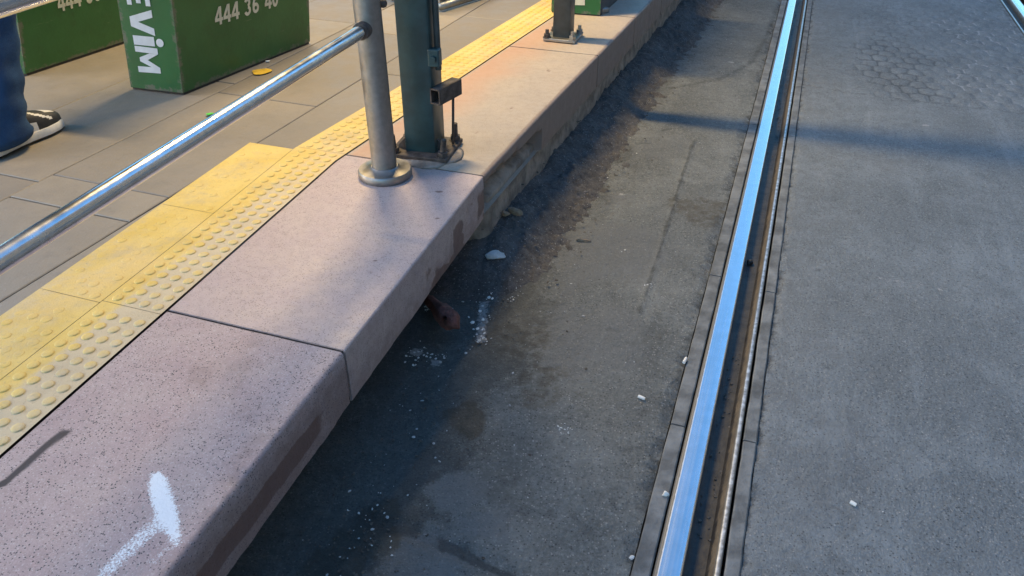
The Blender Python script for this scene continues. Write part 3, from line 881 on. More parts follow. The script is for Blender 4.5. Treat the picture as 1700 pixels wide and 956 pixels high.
vl0 = uv(at(78, 482))[1]; vl1 = uv(at(275, 340))[1]; vl2 = uv(at(450, 242))[1]; vr0 = uv(at(262, 521))[1]; vr1 = uv(at(487, 243))[1]
vr1 = max(vr1, vr0 + .5)
g_ = .0007
k_ = 0
for (a, b) in ((vr0 - 1.5, vr0 - 1.0), (vr0 - 1.0, vr0 - .5), (vr0 - .5, vr0), (vr0, vr1), (vr1, vr1 + .45), (vr1 + .45, vr1 + .9), (vr1 + .9, vr1 + 1.35), (vr1 + 1.35, vr1 + 2.2), (vr1 + 2.2, vr1 + 4)):
    o = tactile('tactile_paving', M_pts, I_pts, a + g_, b - g_, [], False, 20 + k_); struct(o); k_ += 1
LL = [L_pts[0], L_pts[1], L_pts[1] + L_n * 2]
for (a, b) in ((vl0 - 1.3, vl0 - .8), (vl0 - .8, vl0 - .4), (vl0 - .4, vl0), (vl0, vl1), (vl1, vl2)):
    o = tactile('tactile_paving', LL, M_pts, a + g_, b - g_, [], True, 60 + k_); struct(o); k_ += 1

# ---------------------------------------------------------------- handrail
hb = at(640, 291)
rail_root = empty('handrail', (hb[0], hb[1], TOP), 'polished steel handrail on a round brushed post with a disc flange, crossing the pavement', 'handrail')
hz = TOP + .50
def ray_at_height(x, y, z): return V3(at(x, y, z), z)
# post (slightly leaning as in the photo)
bm = bmesh.new()
ptop = Vector((hb[0] - .012, hb[1] + .004, TOP + 1.06))
bm_tube(bm, [(hb[0], hb[1], TOP + .01), ptop], .0355, 40)
child(from_bm('post', bm, M['steel'], None, True, 40), rail_root)
bm = bmesh.new(); bm_lathe(bm, (hb[0], hb[1], TOP), [(.076, .001), (.0775, .004), (.0775, .019), (.074, .0235), (.045, .026), (.038, .032)], 56)
child(from_bm('base_flange', bm, M['steel'], None, True, 40), rail_root)
# lower rail
# pole axis point at the joint
pj = None
best = 9
for k in range(200):
    z = TOP + .2 + k * .005
    p = Vector((hb[0], hb[1], 0)).lerp(Vector((hb[0] - .012, hb[1] + .004, 0)), (z - TOP) / 1.06)
    y_, z_ = p.y, z - CAMZ
    dep = y_ * math.cos(PITCH) - z_ * math.sin(PITCH); py = 478 - 1300 * (y_ * math.sin(PITCH) + z_ * math.cos(PITCH)) / dep
    if abs(py - 42) < best: best = abs(py - 42); pj = Vector((p.x, p.y, z))
zr = pj.z
left = ray_at_height(0, 432, zr)
d = Vector(left) - pj
ends = [pj - d.normalized() * .02, pj + d * 1.9]
bm = bmesh.new(); bm_tube(bm, [pj + d.normalized() * .03, pj + d * 1.9], .0168, 32)
child(from_bm('lower_rail', bm, M['chrome'], None, True, 40), rail_root)
bm = bmesh.new(); bm_tube(bm, [pj + d.normalized() * .028, pj + d.normalized() * .058], .0215, 32)
child(from_bm('rail_socket', bm, M['rusty'], None, True, 40), rail_root)
def img_y(p):
    y_, z_ = p[1], p[2] - CAMZ
    return 478 - 1300 * (y_ * math.sin(PITCH) + z_ * math.cos(PITCH)) / (y_ * math.cos(PITCH) - z_ * math.sin(PITCH))
def img_x(p):
    y_, z_ = p[1], p[2] - CAMZ
    return 850 + 1300 * p[0] / (y_ * math.cos(PITCH) - z_ * math.sin(PITCH))
UZ = zr
for k in range(240):          # height at which a parallel rail crosses the corner of the view
    UZ = zr + k * .004
    a_ = np.array([hb[0] - .011, hb[1] + .004, UZ]); b_ = a_ + np.array(d) * .9
    xa, ya, xb, yb = img_x(a_), img_y(a_), img_x(b_), img_y(b_)
    if ya + (yb - ya) * (0 - xa) / (xb - xa) < 5: break
pu = Vector((hb[0] - .011, hb[1] + .004, UZ))
bm = bmesh.new(); bm_tube(bm, [pu, pu + d * 1.9], .021, 32)
child(from_bm('upper_rail', bm, M['chrome'], None, True, 40), rail_root)
kn = pj + Vector((.036, .01, .055))
bm = bmesh.new(); bm_tube(bm, [kn + Vector((-.004, 0, 0)), kn + Vector((.004, 0, 0)), kn + Vector((.011, 0, 0)), kn + Vector((.014, 0, 0))], [.010, .0115, .0095, .003], 16)
child(from_bm('bolt_cap', bm, M['rusty'], None, True, 40), rail_root)
bm = bmesh.new(); e2 = pj + d * 1.85
bm_tube(bm, [(e2.x, e2.y, TOP), (e2.x, e2.y, UZ + .02)], .0355, 32); bm_lathe(bm, (e2.x, e2.y, TOP), [(.0775, 0), (.0775, .02), (.04, .026)], 40)
child(from_bm('post', bm, M['steel'], None, True, 40), rail_root)

# ---------------------------------------------------------------- columns
def bolt(root, x, y, z0, h=.05, lean=0., mat='rusty', r=.0085):
    bm = bmesh.new()
    bm_tube(bm, [(x, y, z0), (x + lean, y, z0 + h)], r, 12)
    for rr, a, b, n in ((r * 2.3, 0, .003, 20), (r * 1.9, .003, .016, 6)):
        bm_tube(bm, [(x + lean * a / h, y, z0 + a), (x + lean * b / h, y, z0 + b)], rr, n)
    return child(from_bm('anchor_bolt', bm, M[mat], None, False), root)

gb = at(707, 250); ang = math.atan2(T[1], T[0]) - math.pi / 2 + math.radians(6)
col = empty('steel_column', (gb[0], gb[1], TOP), 'dark teal square steel column with a bracket and rod on its side, behind the handrail post', 'column', 'square shelter columns')
def rot(dx, dy, a=ang): return gb[0] + dx * math.cos(a) - dy * math.sin(a), gb[1] + dx * math.sin(a) + dy * math.cos(a)
bm = bmesh.new(); bm_box(bm, (gb[0], gb[1], TOP + 1.5), (.098, .098, 2.98), ang, .008)
child(from_bm('post', bm, M['green_paint'], None, True, 30), col)
bm = bmesh.new(); bm_box(bm, (*rot(0, 0), TOP + .010), (.19, .17, .014), ang, .003)
child(from_bm('base_plate', bm, M['rusty'], None), col)
for sx, sy, ln in ((-1, -1, -.004), (1, -1, .006), (-1, 1, 0), (1, 1, 0)):
    bolt(col, *rot(sx * .076, sy * .066), TOP + .016, .055, ln)
# gusset lips at the foot
for sx in (-1, 1):
    bm = bmesh.new()
    p = [Vector((*rot(sx * .048, -.030), TOP + .017)), Vector((*rot(sx * .085, -.030), TOP + .017)), Vector((*rot(sx * .048, -.030), TOP + .055))]
    th_ = Vector((*rot(0, .008), 0)) - Vector((*rot(0, 0), 0))
    vsq = [bm.verts.new(v_) for v_ in p] + [bm.verts.new(v_ + th_) for v_ in p]
    for f in ((0, 1, 2), (5, 4, 3), (0, 3, 4, 1), (1, 4, 5, 2), (2, 5, 3, 0)): bm.faces.new([vsq[i] for i in f])
    child(from_bm('gusset', bm, M['rusty'], None), col)
# mortar heap at the foot
bm = bmesh.new(); bm_lathe(bm, (*rot(.02, -.02), TOP), [(.105, 0), (.095, .004), (.075, .006), (.03, .007)], 30)
for v_ in bm.verts:
    k = 1 + .35 * (float(fbm(np.array(v_.co.x * 1.), np.array(v_.co.y * 1.), 20, 3, 2)) - .5)
    v_.co.x = gb[0] + (v_.co.x - gb[0]) * k; v_.co.y = gb[1] + (v_.co.y - gb[1]) * k
child(from_bm('mortar_bed', bm, M['wall'], None, True), col)
# conduit with clip, hollow bracket and rod on the right face
cz = .235
bm = bmesh.new(); bm_tube(bm, [(*rot(.062, -.02), TOP + cz + .03), (*rot(.062, -.02), TOP + 2.6)], .009, 16)
child(from_bm('conduit', bm, M['grey_green'], None, True, 40), col)
bm = bmesh.new(); bm_box(bm, (*rot(.058, -.036), TOP + .305), (.034, .030, .05), ang, .004)
bm_tube(bm, [(*rot(.058, -.05), TOP + .305), (*rot(.058, -.060), TOP + .305)], .009, 12)
child(from_bm('conduit_clip', bm, M['green_paint'], None), col)
bm = bmesh.new()
# hollow rectangular stub: four walls, running outwards
c0 = Vector((*rot(.075, .0), TOP + .195)); ax = Vector((T[0], T[1], 0)).lerp(Vector((1, 0, 0)), .18).normalized(); sd = Vector((-ax.y, ax.x, 0)); L_ = .115
fr = Matrix((( ax.x, sd.x, 0, 0), (ax.y, sd.y, 0, 0), (0, 0, 1, 0), (0, 0, 0, 1)))
for (off, sz) in ((Vector((0, 0, .021)), (L_, .030, .004)), (Vector((0, 0, -.021)), (L_, .030, .004)), (sd * .015, (L_, .004, .046)), (sd * -.015, (L_, .004, .046))):
    m = Matrix.Translation(c0 + off) @ fr
    bm_box(bm, (0, 0, 0), sz, 0, 0, m)
child(from_bm('bracket', bm, M['rusty'], None), col)
rp = c0 + ax * .035
bm = bmesh.new(); bm_tube(bm, [(rp.x, rp.y, TOP + .172), (rp.x - .006, rp.y - .008, TOP + .02)], .0042, 10)
child(from_bm('tie_rod', bm, M['rusty'], None, True), col)

pb = at(935, 64); 
col3 = empty('steel_column', (pb[0], pb[1], TOP), 'grey green square post bolted through a flat base plate, upper middle beside the yellow strip', 'column', 'square shelter columns')
a3 = math.atan2(T[1], T[0]) - math.pi / 2
def rot3(dx, dy): return pb[0] + dx * math.cos(a3) - dy * math.sin(a3), pb[1] + dx * math.sin(a3) + dy * math.cos(a3)
bm = bmesh.new(); bm_box(bm, (pb[0], pb[1], TOP + 1.5), (.076, .076, 2.98), a3, .005)
child(from_bm('post', bm, M['grey_green'], None, True, 30), col3)
bm = bmesh.new(); bm_box(bm, (pb[0], pb[1], TOP + .009), (.142, .142, .012), a3, .002)
child(from_bm('base_plate', bm, M['galv'], None), col3)
for sx in (-1, 1):
    for sy in (-1, 1): bolt(col3, *rot3(sx * .057, sy * .057), TOP + .015, .034, 0, 'galv' if sx > 0 else 'rusty', .008)

# lamp of the shelter, above and out of the frame, carried by the columns
LX, LY = at(640, 40)
LZ = TOP + 2.5
LANG = math.atan2(pb[1] - LY, pb[0] - LX); LAMPL = .75
lampr = empty('shelter_lamp', (LX, LY, LZ), 'long batten lamp under the shelter roof above the platform', 'lamp')
bm = bmesh.new(); bm_box(bm, (LX, LY, LZ + .045), (LAMPL + .08, .13, .06), LANG, .006)
child(from_bm('housing', bm, M['grey_green'], None), lampr)
for k in (-.25, .25):
    bm = bmesh.new(); bm_tube(bm, [(LX + math.cos(LANG) * k, LY + math.sin(LANG) * k, LZ + .07), (LX + math.cos(LANG) * k, LY + math.sin(LANG) * k, TOP + 3.09)], .012, 10)
    child(from_bm('hanger', bm, M['grey_green'], None, True), lampr)
bm = bmesh.new(); bm_box(bm, ((gb[0] + pb[0]) / 2, (gb[1] + pb[1]) / 2, TOP + 3.04), (.08, float(np.linalg.norm(pb - gb)) + .2, .08), math.atan2(pb[1] - gb[1], pb[0] - gb[0]) - math.pi / 2, .004)
tag(from_bm('shelter_beam', bm, M['green_paint'], None), 'dark teal steel beam joining the tops of the two shelter columns', 'beam')

rz_ = TOP + 2.98  # unseen roof, added to keep sky light off the pavement
q = [along(I_pts, np.array(1.3)) - R * .45, along(I_pts, np.array(9.0)) - R * .45, along(I_pts, np.array(9.0)) - R * 4.2, along(I_pts, np.array(1.3)) - R * 4.2]
bm = bmesh.new(); lo_ = [bm.verts.new((*p, rz_ + .12)) for p in q]; hi_ = [bm.verts.new((*p, rz_ + .22)) for p in q]
bm.faces.new(lo_); bm.faces.new(hi_[::-1])
for i in range(4): bm.faces.new((lo_[i], hi_[i], hi_[(i + 1) % 4], lo_[(i + 1) % 4]))
bmesh.ops.recalc_face_normals(bm, faces=bm.faces)
M['roof'] = simple('pale roof sheet', (.45, .44, .41), .6, 0, .1, 8)
tag(from_bm('sky_block_roof', bm, M['roof']), 'unseen flat pale shelter roof, added above the pavement to block sky light', 'roof')

# street front across the road, out of the frame: added to shade the right hand sky
bl = empty('sky_block_building', (*xy(9, 6), 0), 'unseen tall plain street front, added across the road to shade the sky', 'sky_block_building')
M['render'] = simple('ochre wall render', (.28, .25, .21), .85, 0, .15, 3)
M['pane'] = simple('dark window glass', (.02, .025, .03), .15, 0, .1, 3, 0)
q = [xy(9, -14), xy(9, 26), xy(17, 26), xy(17, -14)]
vs = [(*p, z) for z in (-.05, 11) for p in q]
child(mesh('wall', vs, [(0, 1, 5, 4), (1, 2, 6, 5), (2, 3, 7, 6), (3, 0, 4, 7), (4, 5, 6, 7)], M['render']), bl)
for k in range(11):
    for z in (1.2, 4.4, 7.8):
        v0 = -12 + k * 3.4
        vs = [(*xy(8.94, v0), z), (*xy(8.94, v0 + 1.5), z), (*xy(8.94, v0 + 1.5), z + 1.9), (*xy(8.94, v0), z + 1.9)]
        vs += [(*xy(9.02, v0), z), (*xy(9.02, v0 + 1.5), z), (*xy(9.02, v0 + 1.5), z + 1.9), (*xy(9.02, v0), z + 1.9)]
        child(mesh('window', vs, [(0, 1, 2, 3), (0, 4, 5, 1), (1, 5, 6, 2), (2, 6, 7, 3), (3, 7, 4, 0)], M['pane']), bl)

# ---------------------------------------------------------------- green boxes
def ribbon(pts, w, closed=False):
    P = [np.array(p, float) for p in pts]; n = len(P); L_, R_ = [], []
    for i in range(n):
        if closed: t = P[(i + 1) % n] - P[i - 1]
        else: t = P[min(i + 1, n - 1)] - P[max(i - 1, 0)]
        t = t / np.linalg.norm(t); m = np.array([-t[1], t[0]]) * w / 2
        L_.append(P[i] + m); R_.append(P[i] - m)
    out = []
    for i in range(n if closed else n - 1):
        j = (i + 1) % n; out.append([R_[i], R_[j], L_[j], L_[i]])
    return out
def ring(cx, cy, rx, ry, a0=0, a1=360, n=20):
    full = a1 - a0 == 360
    return [(cx + rx * math.cos(math.radians(a0 + (a1 - a0) * k / n)), cy + ry * math.sin(math.radians(a0 + (a1 - a0) * k / n))) for k in range(n if full else n + 1)]
SW = .19
GLYPH = {
    '4': [[[(.36, 1), (.58, 1), (.20, .38), (0, .38)]], [[(0, .20), (.70, .20), (.70, .38), (0, .38)]], [[(.38, 0), (.58, 0), (.58, 1), (.38, 1)]]],
    '3': [ribbon(ring(.27, .735, .19, .175, 160, -80), SW), ribbon(ring(.27, .29, .215, .2, 80, -165), SW)],
    '6': [ribbon(ring(.31, .30, .21, .21), SW, True), ribbon([(.10, .28), (.10, .55), (.19, .78), (.36, .91), (.52, .89)], SW)],
    '0': [ribbon(ring(.31, .5, .21, .41), SW, True)],
    'E': [[[(0, 0), (.3, 0), (.3, 1), (0, 1)]], [[(.3, 0), (.95, 0), (.95, .2), (.3, .2)]], [[(.3, .4), (.85, .4), (.85, .6), (.3, .6)]], [[(.3, .8), (.95, .8), (.95, 1), (.3, 1)]]],
    'V': [[[(0, 1), (.30, 1), (.52, .34), (.48, 0), (.33, 0)]], [[(.74, 1), (1.04, 1), (.72, 0), (.48, 0), (.52, .34)]]],
    'I': [[[(0, 0), (.30, 0), (.30, .92), (0, .92)]]],
    'M': [[[(0, 0), (.24, 0), (.27, 1), (.03, 1)]], [[(.85, 0), (1.1, 0), (1.07, 1), (.83, 1)]], [[(.27, 1), (.265, .62), (.47, .15), (.55, .15), (.55, .5)]], [[(.83, 1), (.55, .5), (.55, .15), (.63, .15), (.835, .62)]]],
}
def lettering(body, adv, mat, origin, U_, V_, Nn, width, height):
    """flat cut vinyl letters; adv: list of (x offset, x scale) per character in units of the width"""
    vs, fs = [], []
    for k, ch in enumerate(body):
        if ch == ' ': continue
        x0, sx = adv[k]
        for q, polys in enumerate(GLYPH[ch]):
            for pg in polys:
                k0 = len(vs)
                for (a, b) in pg:
                    vs.append(np.array(origin) + np.array(U_) * (x0 + a * sx) * width + np.array(V_) * b * height + np.array(Nn) * (.0015 + .0002 * q))
                fs.append(tuple(range(k0, k0 + len(pg))))
    return mesh('lettering', vs, fs, mat)

def ad_box(A_, B_, C_, H, lean, label, front_mat, side_mat, group):
    """A near corner, B left corner, C far corner along the wide face"""
    D_ = B_ + C_ - A_
    root = empty('advert_box', (A_[0], A_[1], TOP), label, 'box', group)
    def pt(p, z): return np.array([p[0] + lean * z, p[1], TOP + .006 + z])
    def face(p, q, n, mat, inset=0):
        W = np.linalg.norm(q - p); nu = max(8, int(W / .012)); nv = int(H / .015)
        s_, z_ = np.meshgrid(np.linspace(0, 1, nu), np.linspace(0, H, nv), indexing='ij')
        X = p[0] + (q[0] - p[0]) * s_ + lean * z_; Y = p[1] + (q[1] - p[1]) * s_; Z = TOP + .006 + z_
        e = np.minimum.reduce([s_ * W, (1 - s_) * W, z_ * 1.0])
        return child(grid(n, X, Y, Z, mat, None, dict(edge=.92 - sstep(0., .045, e) * .66 + .14 * (fbm(s_ * W + 3 * p[0], z_, 9, 3, int(H * 100 + W * 77)) - .5))), root)
    face(B_, A_, 'front_panel', front_mat); face(A_, C_, 'side_panel', side_mat)
    face(C_, D_, 'back_panel', side_mat); face(D_, B_, 'side_panel', side_mat)
    q = [pt(p, H) for p in (A_, C_, D_, B_)]
    o = mesh('lid', q, [(0, 1, 2, 3)], side_mat); child(o, root)
    # dark plinth gap underneath
    cen = (A_ + B_ + C_ + D_) / 4
    bm = bmesh.new(); q = [cen + (p - cen) * .985 for p in (A_, C_, D_, B_)]
    lo = [bm.verts.new((*p, TOP - .002)) for p in q]; hi = [bm.verts.new((p[0], p[1], TOP + .007)) for p in q]
    for i in range(4): bm.faces.new((lo[i], lo[(i + 1) % 4], hi[(i + 1) % 4], hi[i]))
    child(from_bm('plinth', bm, M['black']), root)
    return root

BX = 'green advertising boxes on the platform'
A1, B1, C1 = at(304, 157), at(218, 147), at(515, 71)
b1 = ad_box(A1, B1, C1, .72, .115, 'green box with sideways white lettering down its narrow front, beside the handrail', M['box_front'], M['box_green'], BX)
def wide_text(A_, C_, lean, pix, body, root, mat):
    p0 = V3(A_, TOP + .006); U_ = V3(C_, TOP + .006) - p0; U_ /= np.linalg.norm(U_)
    V_ = np.array([lean, 0, 1.]); Nn = np.cross(U_, V_); Nn /= np.linalg.norm(Nn)
    (xl, yl), (xr, yr), (xt, yt) = pix
    a = on_plane(xl, yl, p0, Nn); b = on_plane(xr, yr, p0, Nn); c = on_plane(xt, yt, p0, Nn)
    Ud = b - a; W = np.linalg.norm(Ud); Ud /= W
    Vd = c - a; Hh = np.linalg.norm(Vd); Vd /= Hh
    if Nn[1] > 0: Nn = -Nn
    xs, x = [], 0.
    for ch in body: xs.append((x, 1.)); x += .44 if ch == ' ' else .74
    o = lettering(body, [(a_ / (x - .1), 1 / (x - .1)) for a_, _ in xs], mat, a, Ud, Vd, Nn, W, Hh)
    return child(o, root)
wide_text(A1, C1, .115, ((357, 43), (462, 9), (355, 13)), '444 36 40', b1, M['letter_cream'])
# sideways lettering: runs down the front, letter tops to the right
p0 = V3(B1, TOP + .006); U_ = V3(A1, TOP + .006) - p0; U_ /= np.linalg.norm(U_); Vv = np.array([.115, 0, 1.]); Nn = np.cross(U_, Vv); Nn /= np.linalg.norm(Nn)
if Nn[1] > 0: Nn = -Nn
end_l = on_plane(231, 119, p0, Nn); end_r = on_plane(268, 123, p0, Nn); st_l = on_plane(206, -28, p0, Nn)
Ud = end_l - st_l; W = np.linalg.norm(Ud); Ud /= W; Vd = end_r - end_l; Hh = np.linalg.norm(Vd); Vd /= Hh
o = lettering('EVIM', [(0, .24), (.268, .278), (.570, .36), (.691, .281)], M['letter_white'], st_l, Ud, Vd, Nn, W, Hh); child(o, b1)
# the dot of the dotted capital I
dc = on_plane(266, 71, p0, Nn) + Nn * .0022
bm = bmesh.new(); vs_d = [bm.verts.new(Vector(dc + (U_ * math.cos(t) * .0155 + Vv * math.sin(t) * .0145))) for t in np.linspace(0, 2 * math.pi, 24, endpoint=False)]
bm.faces.new(vs_d); child(from_bm('letter_dot', bm, M['letter_white']), b1)

A2 = at(43, 125); dirw = (C1 - A1); dirn = (B1 - A1)
b2 = ad_box(A2, A2 + dirn, A2 + (at(200, 73) - A2) / np.linalg.norm(at(200, 73) - A2) * .72, .72, .2, 'green box with peeling bottom edge behind the leg in jeans, at the left', M['box_front'], M['box_green'], BX)
C2 = A2 + (at(200, 73) - A2) / np.linalg.norm(at(200, 73) - A2) * .72
wide_text(A2, C2, .2, ((97, 20), (199, -9), (92, -12)), '444 36 40', b2, M['letter_cream'])
A3 = at(996, 27); dd = far_dir
C3 = A3 + dd * .7; B3 = A3 + (at(955, 24) - A3) / np.linalg.norm(at(955, 24) - A3) * .24
b3 = ad_box(A3, B3, C3, .72, 0, 'small green box front with a white label, behind the square post at the top edge', M['box_front'], M['box_grey'], BX)
p0 = V3(A3, TOP); U_ = V3(B3, TOP) - p0; Nn = np.cross(U_, np.array([0, 0, 1.])); Nn /= np.linalg.norm(Nn)
if Nn[1] > 0: Nn = -Nn
q = [on_plane(x, y, p0, Nn) + Nn * .002 for x, y in ((953, 8), (971, 8.5), (971, -14), (953, -14))]
child(mesh('label', q, [(0, 1, 2, 3)], M['letter_cream']), b3)
fp = at(1000, 23); bm = bmesh.new(); bm_box(bm, (fp[0] + .01, fp[1] + .02, TOP + .012), (.05, .028, .024), .6, .006)
child(from_bm('foot', bm, M['galv']), b3)

# ---------------------------------------------------------------- bench foot at the top edge
bq = at(739, 20); bq2 = at(786, 5); bd = bq2 - bq; bd = bd / np.linalg.norm(bd); bs = np.array([-bd[1], bd[0]])
bench = empty('bench', (bq[0], bq[1], TOP), 'grey steel bench standing on the platform beyond the teal column', 'bench')
def bp(a, b, z): p = bq + bd * a + bs * b; return (p[0], p[1], TOP + z)
bm = bmesh.new()
bm_tube(bm, [bp(0, .03, .02), bp(.42, .03, .02)], .018, 12); child(from_bm('foot_bar', bm, M['bench'], None, True), bench)
for a in (.05, .36):
    bm = bmesh.new(); bm_tube(bm, [bp(a, .05, .02), bp(a, .08, .43)], .02, 12); child(from_bm('leg', bm, M['bench'], None, True), bench)
bm = bmesh.new(); bm_tube(bm, [bp(0, .35, .02), bp(.42, .35, .02)], .018, 12); child(from_bm('foot_bar', bm, M['bench'], None, True), bench)
bm = bmesh.new()
for k in range(6):
    p, q_ = bp(-.1, .02 + .07 * k, .44), bp(1.3, .02 + .07 * k, .44)
    bm_tube(bm, [p, q_], .02, 10)
child(from_bm('seat', bm, M['bench'], None, True), bench)

# ---------------------------------------------------------------- person
toe = at(99, 206); heel = at(-42, 274)
fd = toe - heel; FL = np.linalg.norm(fd); fd /= FL; fs_ = np.array([-fd[1], fd[0]])
FL = min(FL, .31); heel = toe - fd * FL
def fp_(a, b, z): p = heel + fd * a * FL + fs_ * b; return np.array([p[0], p[1], TOP + z])
per = empty('person', (heel[0], heel[1], TOP), 'person in blue jeans and black and white sneakers standing at the left edge', 'person')
def shoe(off, parent):
    # upper lofted from sections along the foot
    st = np.linspace(0, 1, 48); m = 30
    hw = np.interp(st, [0, .04, .15, .35, .55, .72, .86, .95, 1], [.012, .028, .036, .036, .042, .047, .042, .028, .006])
    top = np.interp(st, [0, .05, .15, .3, .42, .55, .7, .85, .95, 1], [.08, .095, .105, .112, .108, .096, .080, .066, .054, .036])
    bend = np.interp(st, [0, .5, 1], [0, .004, -.006])
    vs, fs, mi = [], [], []
    for i, a in enumerate(st):
        for k in range(m):
            t = math.pi * k / (m - 1)
            w = math.cos(t); h = math.sin(t) ** .62
            b = hw[i] * (abs(w) ** .75) * (1 if w > 0 else -1)
            vs.append(fp_(a, b + bend[i] + off, .024 + (top[i] - .024) * h))
    for i in range(len(st) - 1):
        for k in range(m - 1):
            q = i * m + k; fs.append((q, q + m, q + m + 1, q + 1))
            a = (i + .5) / len(st); hgt = math.sin(math.pi * (k + .5) / (m - 1))
            ang_ = (k + .5) / (m - 1)
            side = min(ang_, 1 - ang_) * 2          # 0 at the sole, 1 on top
            black = True
            if .78 < a < .89 and side > .70: black = False              # toe box
            if .50 < a < .80 and abs(side - (.22 + (.80 - a) * 2.3)) < .085: black = False   # curved stripe
            if a < .60 and side < .22: black = False
            if a < .42 and .30 < side < .70: black = False
            mi.append(1 if black else 0)
    o = mesh('shoe_upper', vs, fs, [M['shoe_white'], M['shoe_black']], None, True)
    o.data.polygons.foreach_set('material_index', mi)
    child(o, parent)
    vs, fs = [], []
    n = 72
    outline = []
    for k in range(n):
        t = 2 * math.pi * k / n
        a = .5 + .5 * math.cos(t) * 1.03
        aa = min(max(a, 0), 1)
        w = np.interp(aa, [0, .04, .15, .35, .55, .72, .86, .95, 1], [.012, .033, .040, .040, .046, .052, .047, .033, .006])
        outline.append((a, w * (1 if math.sin(t) > 0 else -1) * min(1, abs(math.sin(t)) * 3), np.interp(aa, [0, .5, 1], [0, .004, -.006])))
    for z, e in ((.001, .96), (.006, 1.0), (.026, .99), (.030, .95)):
        for a, b, c_ in outline: vs.append(fp_(.5 + (a - .5) * e, b * e + c_ + off, z))
    for r_ in range(3):
        for k in range(n):
            k2 = (k + 1) % n; fs.append((r_ * n + k, r_ * n + k2, (r_ + 1) * n + k2, (r_ + 1) * n + k))
    fs.append(tuple(range(n))[::-1]); fs.append(tuple(3 * n + k for k in range(n)))
    o = mesh('shoe_sole', vs, fs, [M['shoe_white'], M['shoe_black']], None, True, 40)
    o.data.polygons.foreach_set('material_index', [1] * n + [0] * (2 * n) + [1, 0])
    child(o, parent)
shoe(0, per); shoe(.22, per)

def jeans_leg(off, lean_f, lean_s, nm):
    st = 60; m = 44; vs, fs = [], []
    for i in range(st):
        f = i / (st - 1); z = .036 + f * .86
        # forward lean of shin to the knee, then back
        fw = np.interp(z, [.03, .1, .48, .92], [.32, .31, .27 + lean_f, .25])
        sdw = np.interp(z, [.03, .48, .92], [0, lean_s, -off * .3])
        rx = np.interp(z, [.03, .07, .2, .36, .5, .7, .9], [.072, .069, .068, .072, .076, .090, .105])
        for k in range(m):
            t = 2 * math.pi * k / m
            wr = 1 + .045 * math.sin(z * 62 + 2.2 * math.sin(t * 1 + z * 9)) * np.interp(z, [0, .3, .5, .9], [1, .8, .5, .3]) * (1 + .5 * math.cos(t))
            wr += .03 * math.sin(t * 5 + z * 22) + .09 * (float(vnoise(np.array(math.cos(t) * 2.5 + 5), np.array(z * 24 + math.sin(t) * 2.2), 3 + off)) - .5)
            if z < .05: wr = 1 + .02 * math.sin(3 * t)
            el = 1.28 if z < .12 else np.interp(z, [.12, .3], [1.28, 1.0])
            a = fw * FL / .31 / 1 + 0
            p = heel + fd * (fw * .31 * 1.0 + rx * el * wr * math.cos(t) - .0) + fs_ * (off + sdw + rx * wr * math.sin(t))
            sag = -.012 * math.cos(t) if i == 0 else 0
            vs.append((p[0], p[1], TOP + z - (.010 * math.cos(t + math.pi) + .006 if z < .05 else 0)))
    for i in range(st - 1):
        for k in range(m):
            k2 = (k + 1) % m; fs.append((i * m + k, i * m + k2, (i + 1) * m + k2, (i + 1) * m + k))
    o = mesh('jeans_leg', vs, fs, M['denim'], None, True)
    sol = o.modifiers.new('cloth', 'SOLIDIFY'); sol.thickness = .003
    return child(o, per)
jeans_leg(0, .40, -.02, 'a'); jeans_leg(.22, .12, .02, 'b')

# one continuous body under the clothes
def skinned(name, verts, edges, radii, root, mat, sub=2):
    me = bpy.data.meshes.new(name); me.from_pydata([tuple(map(float, v)) for v in verts], edges, [])
    o = bpy.data.objects.new(name, me); COL.objects.link(o)
    md = o.modifiers.new('skin', 'SKIN'); md.use_smooth_shade = True
    for i, r in enumerate(radii): me.skin_vertices[0].data[i].radius = (r, r) if not isinstance(r, tuple) else r
    for i in range(len(verts)): me.skin_vertices[0].data[i].use_root = (i == root)
    ss = o.modifiers.new('sub', 'SUBSURF'); ss.levels = sub; ss.render_levels = sub
    bpy.context.view_layer.update()
    dg = bpy.context.evaluated_depsgraph_get()
    m2 = bpy.data.meshes.new_from_object(o.evaluated_get(dg))
    bpy.data.objects.remove(o); bpy.data.meshes.remove(me)
    o = link(name, m2, mat, None, True); m2.materials.clear(); m2.materials.append(mat)
    return o
hp0 = heel + fd * .08 + fs_ * .11
def bp_(f, s_, z): p = hp0 + fd * f + fs_ * s_; return (p[0], p[1], TOP + z)
vb_ = [bp_(0, 0, .95), bp_(-.0, 0, 1.1), bp_(0, 0, 1.3), bp_(0, 0, 1.45), bp_(.01, 0, 1.54), bp_(.02, 0, 1.62), bp_(.025, 0, 1.72),
       bp_(0, -.17, 1.42), bp_(-.02, -.22, 1.15), bp_(.04, -.23, .92), bp_(.06, -.23, .86),
       bp_(0, .17, 1.42), bp_(-.02, .22, 1.15), bp_(.04, .23, .92), bp_(.06, .23, .86),
       bp_(0, -.09, .86), bp_(.128, -.13, .48), bp_(.017, -.11, .10), bp_(0, .05, .86), bp_(.041, .13, .48), bp_(.017, .11, .10)]
eb_ = [(0, 1), (1, 2), (2, 3), (3, 4), (4, 5), (5, 6), (3, 7), (7, 8), (8, 9), (9, 10), (3, 11), (11, 12), (12, 13), (13, 14), (0, 15), (15, 16), (16, 17), (0, 18), (18, 19), (19, 20)]
rb_ = [(.13, .10), .12, (.14, .11), (.10, .09), .055, .085, .075, .06, .045, .033, .036, .06, .045, .033, .036, .07, .045, .035, .07, .045, .035]
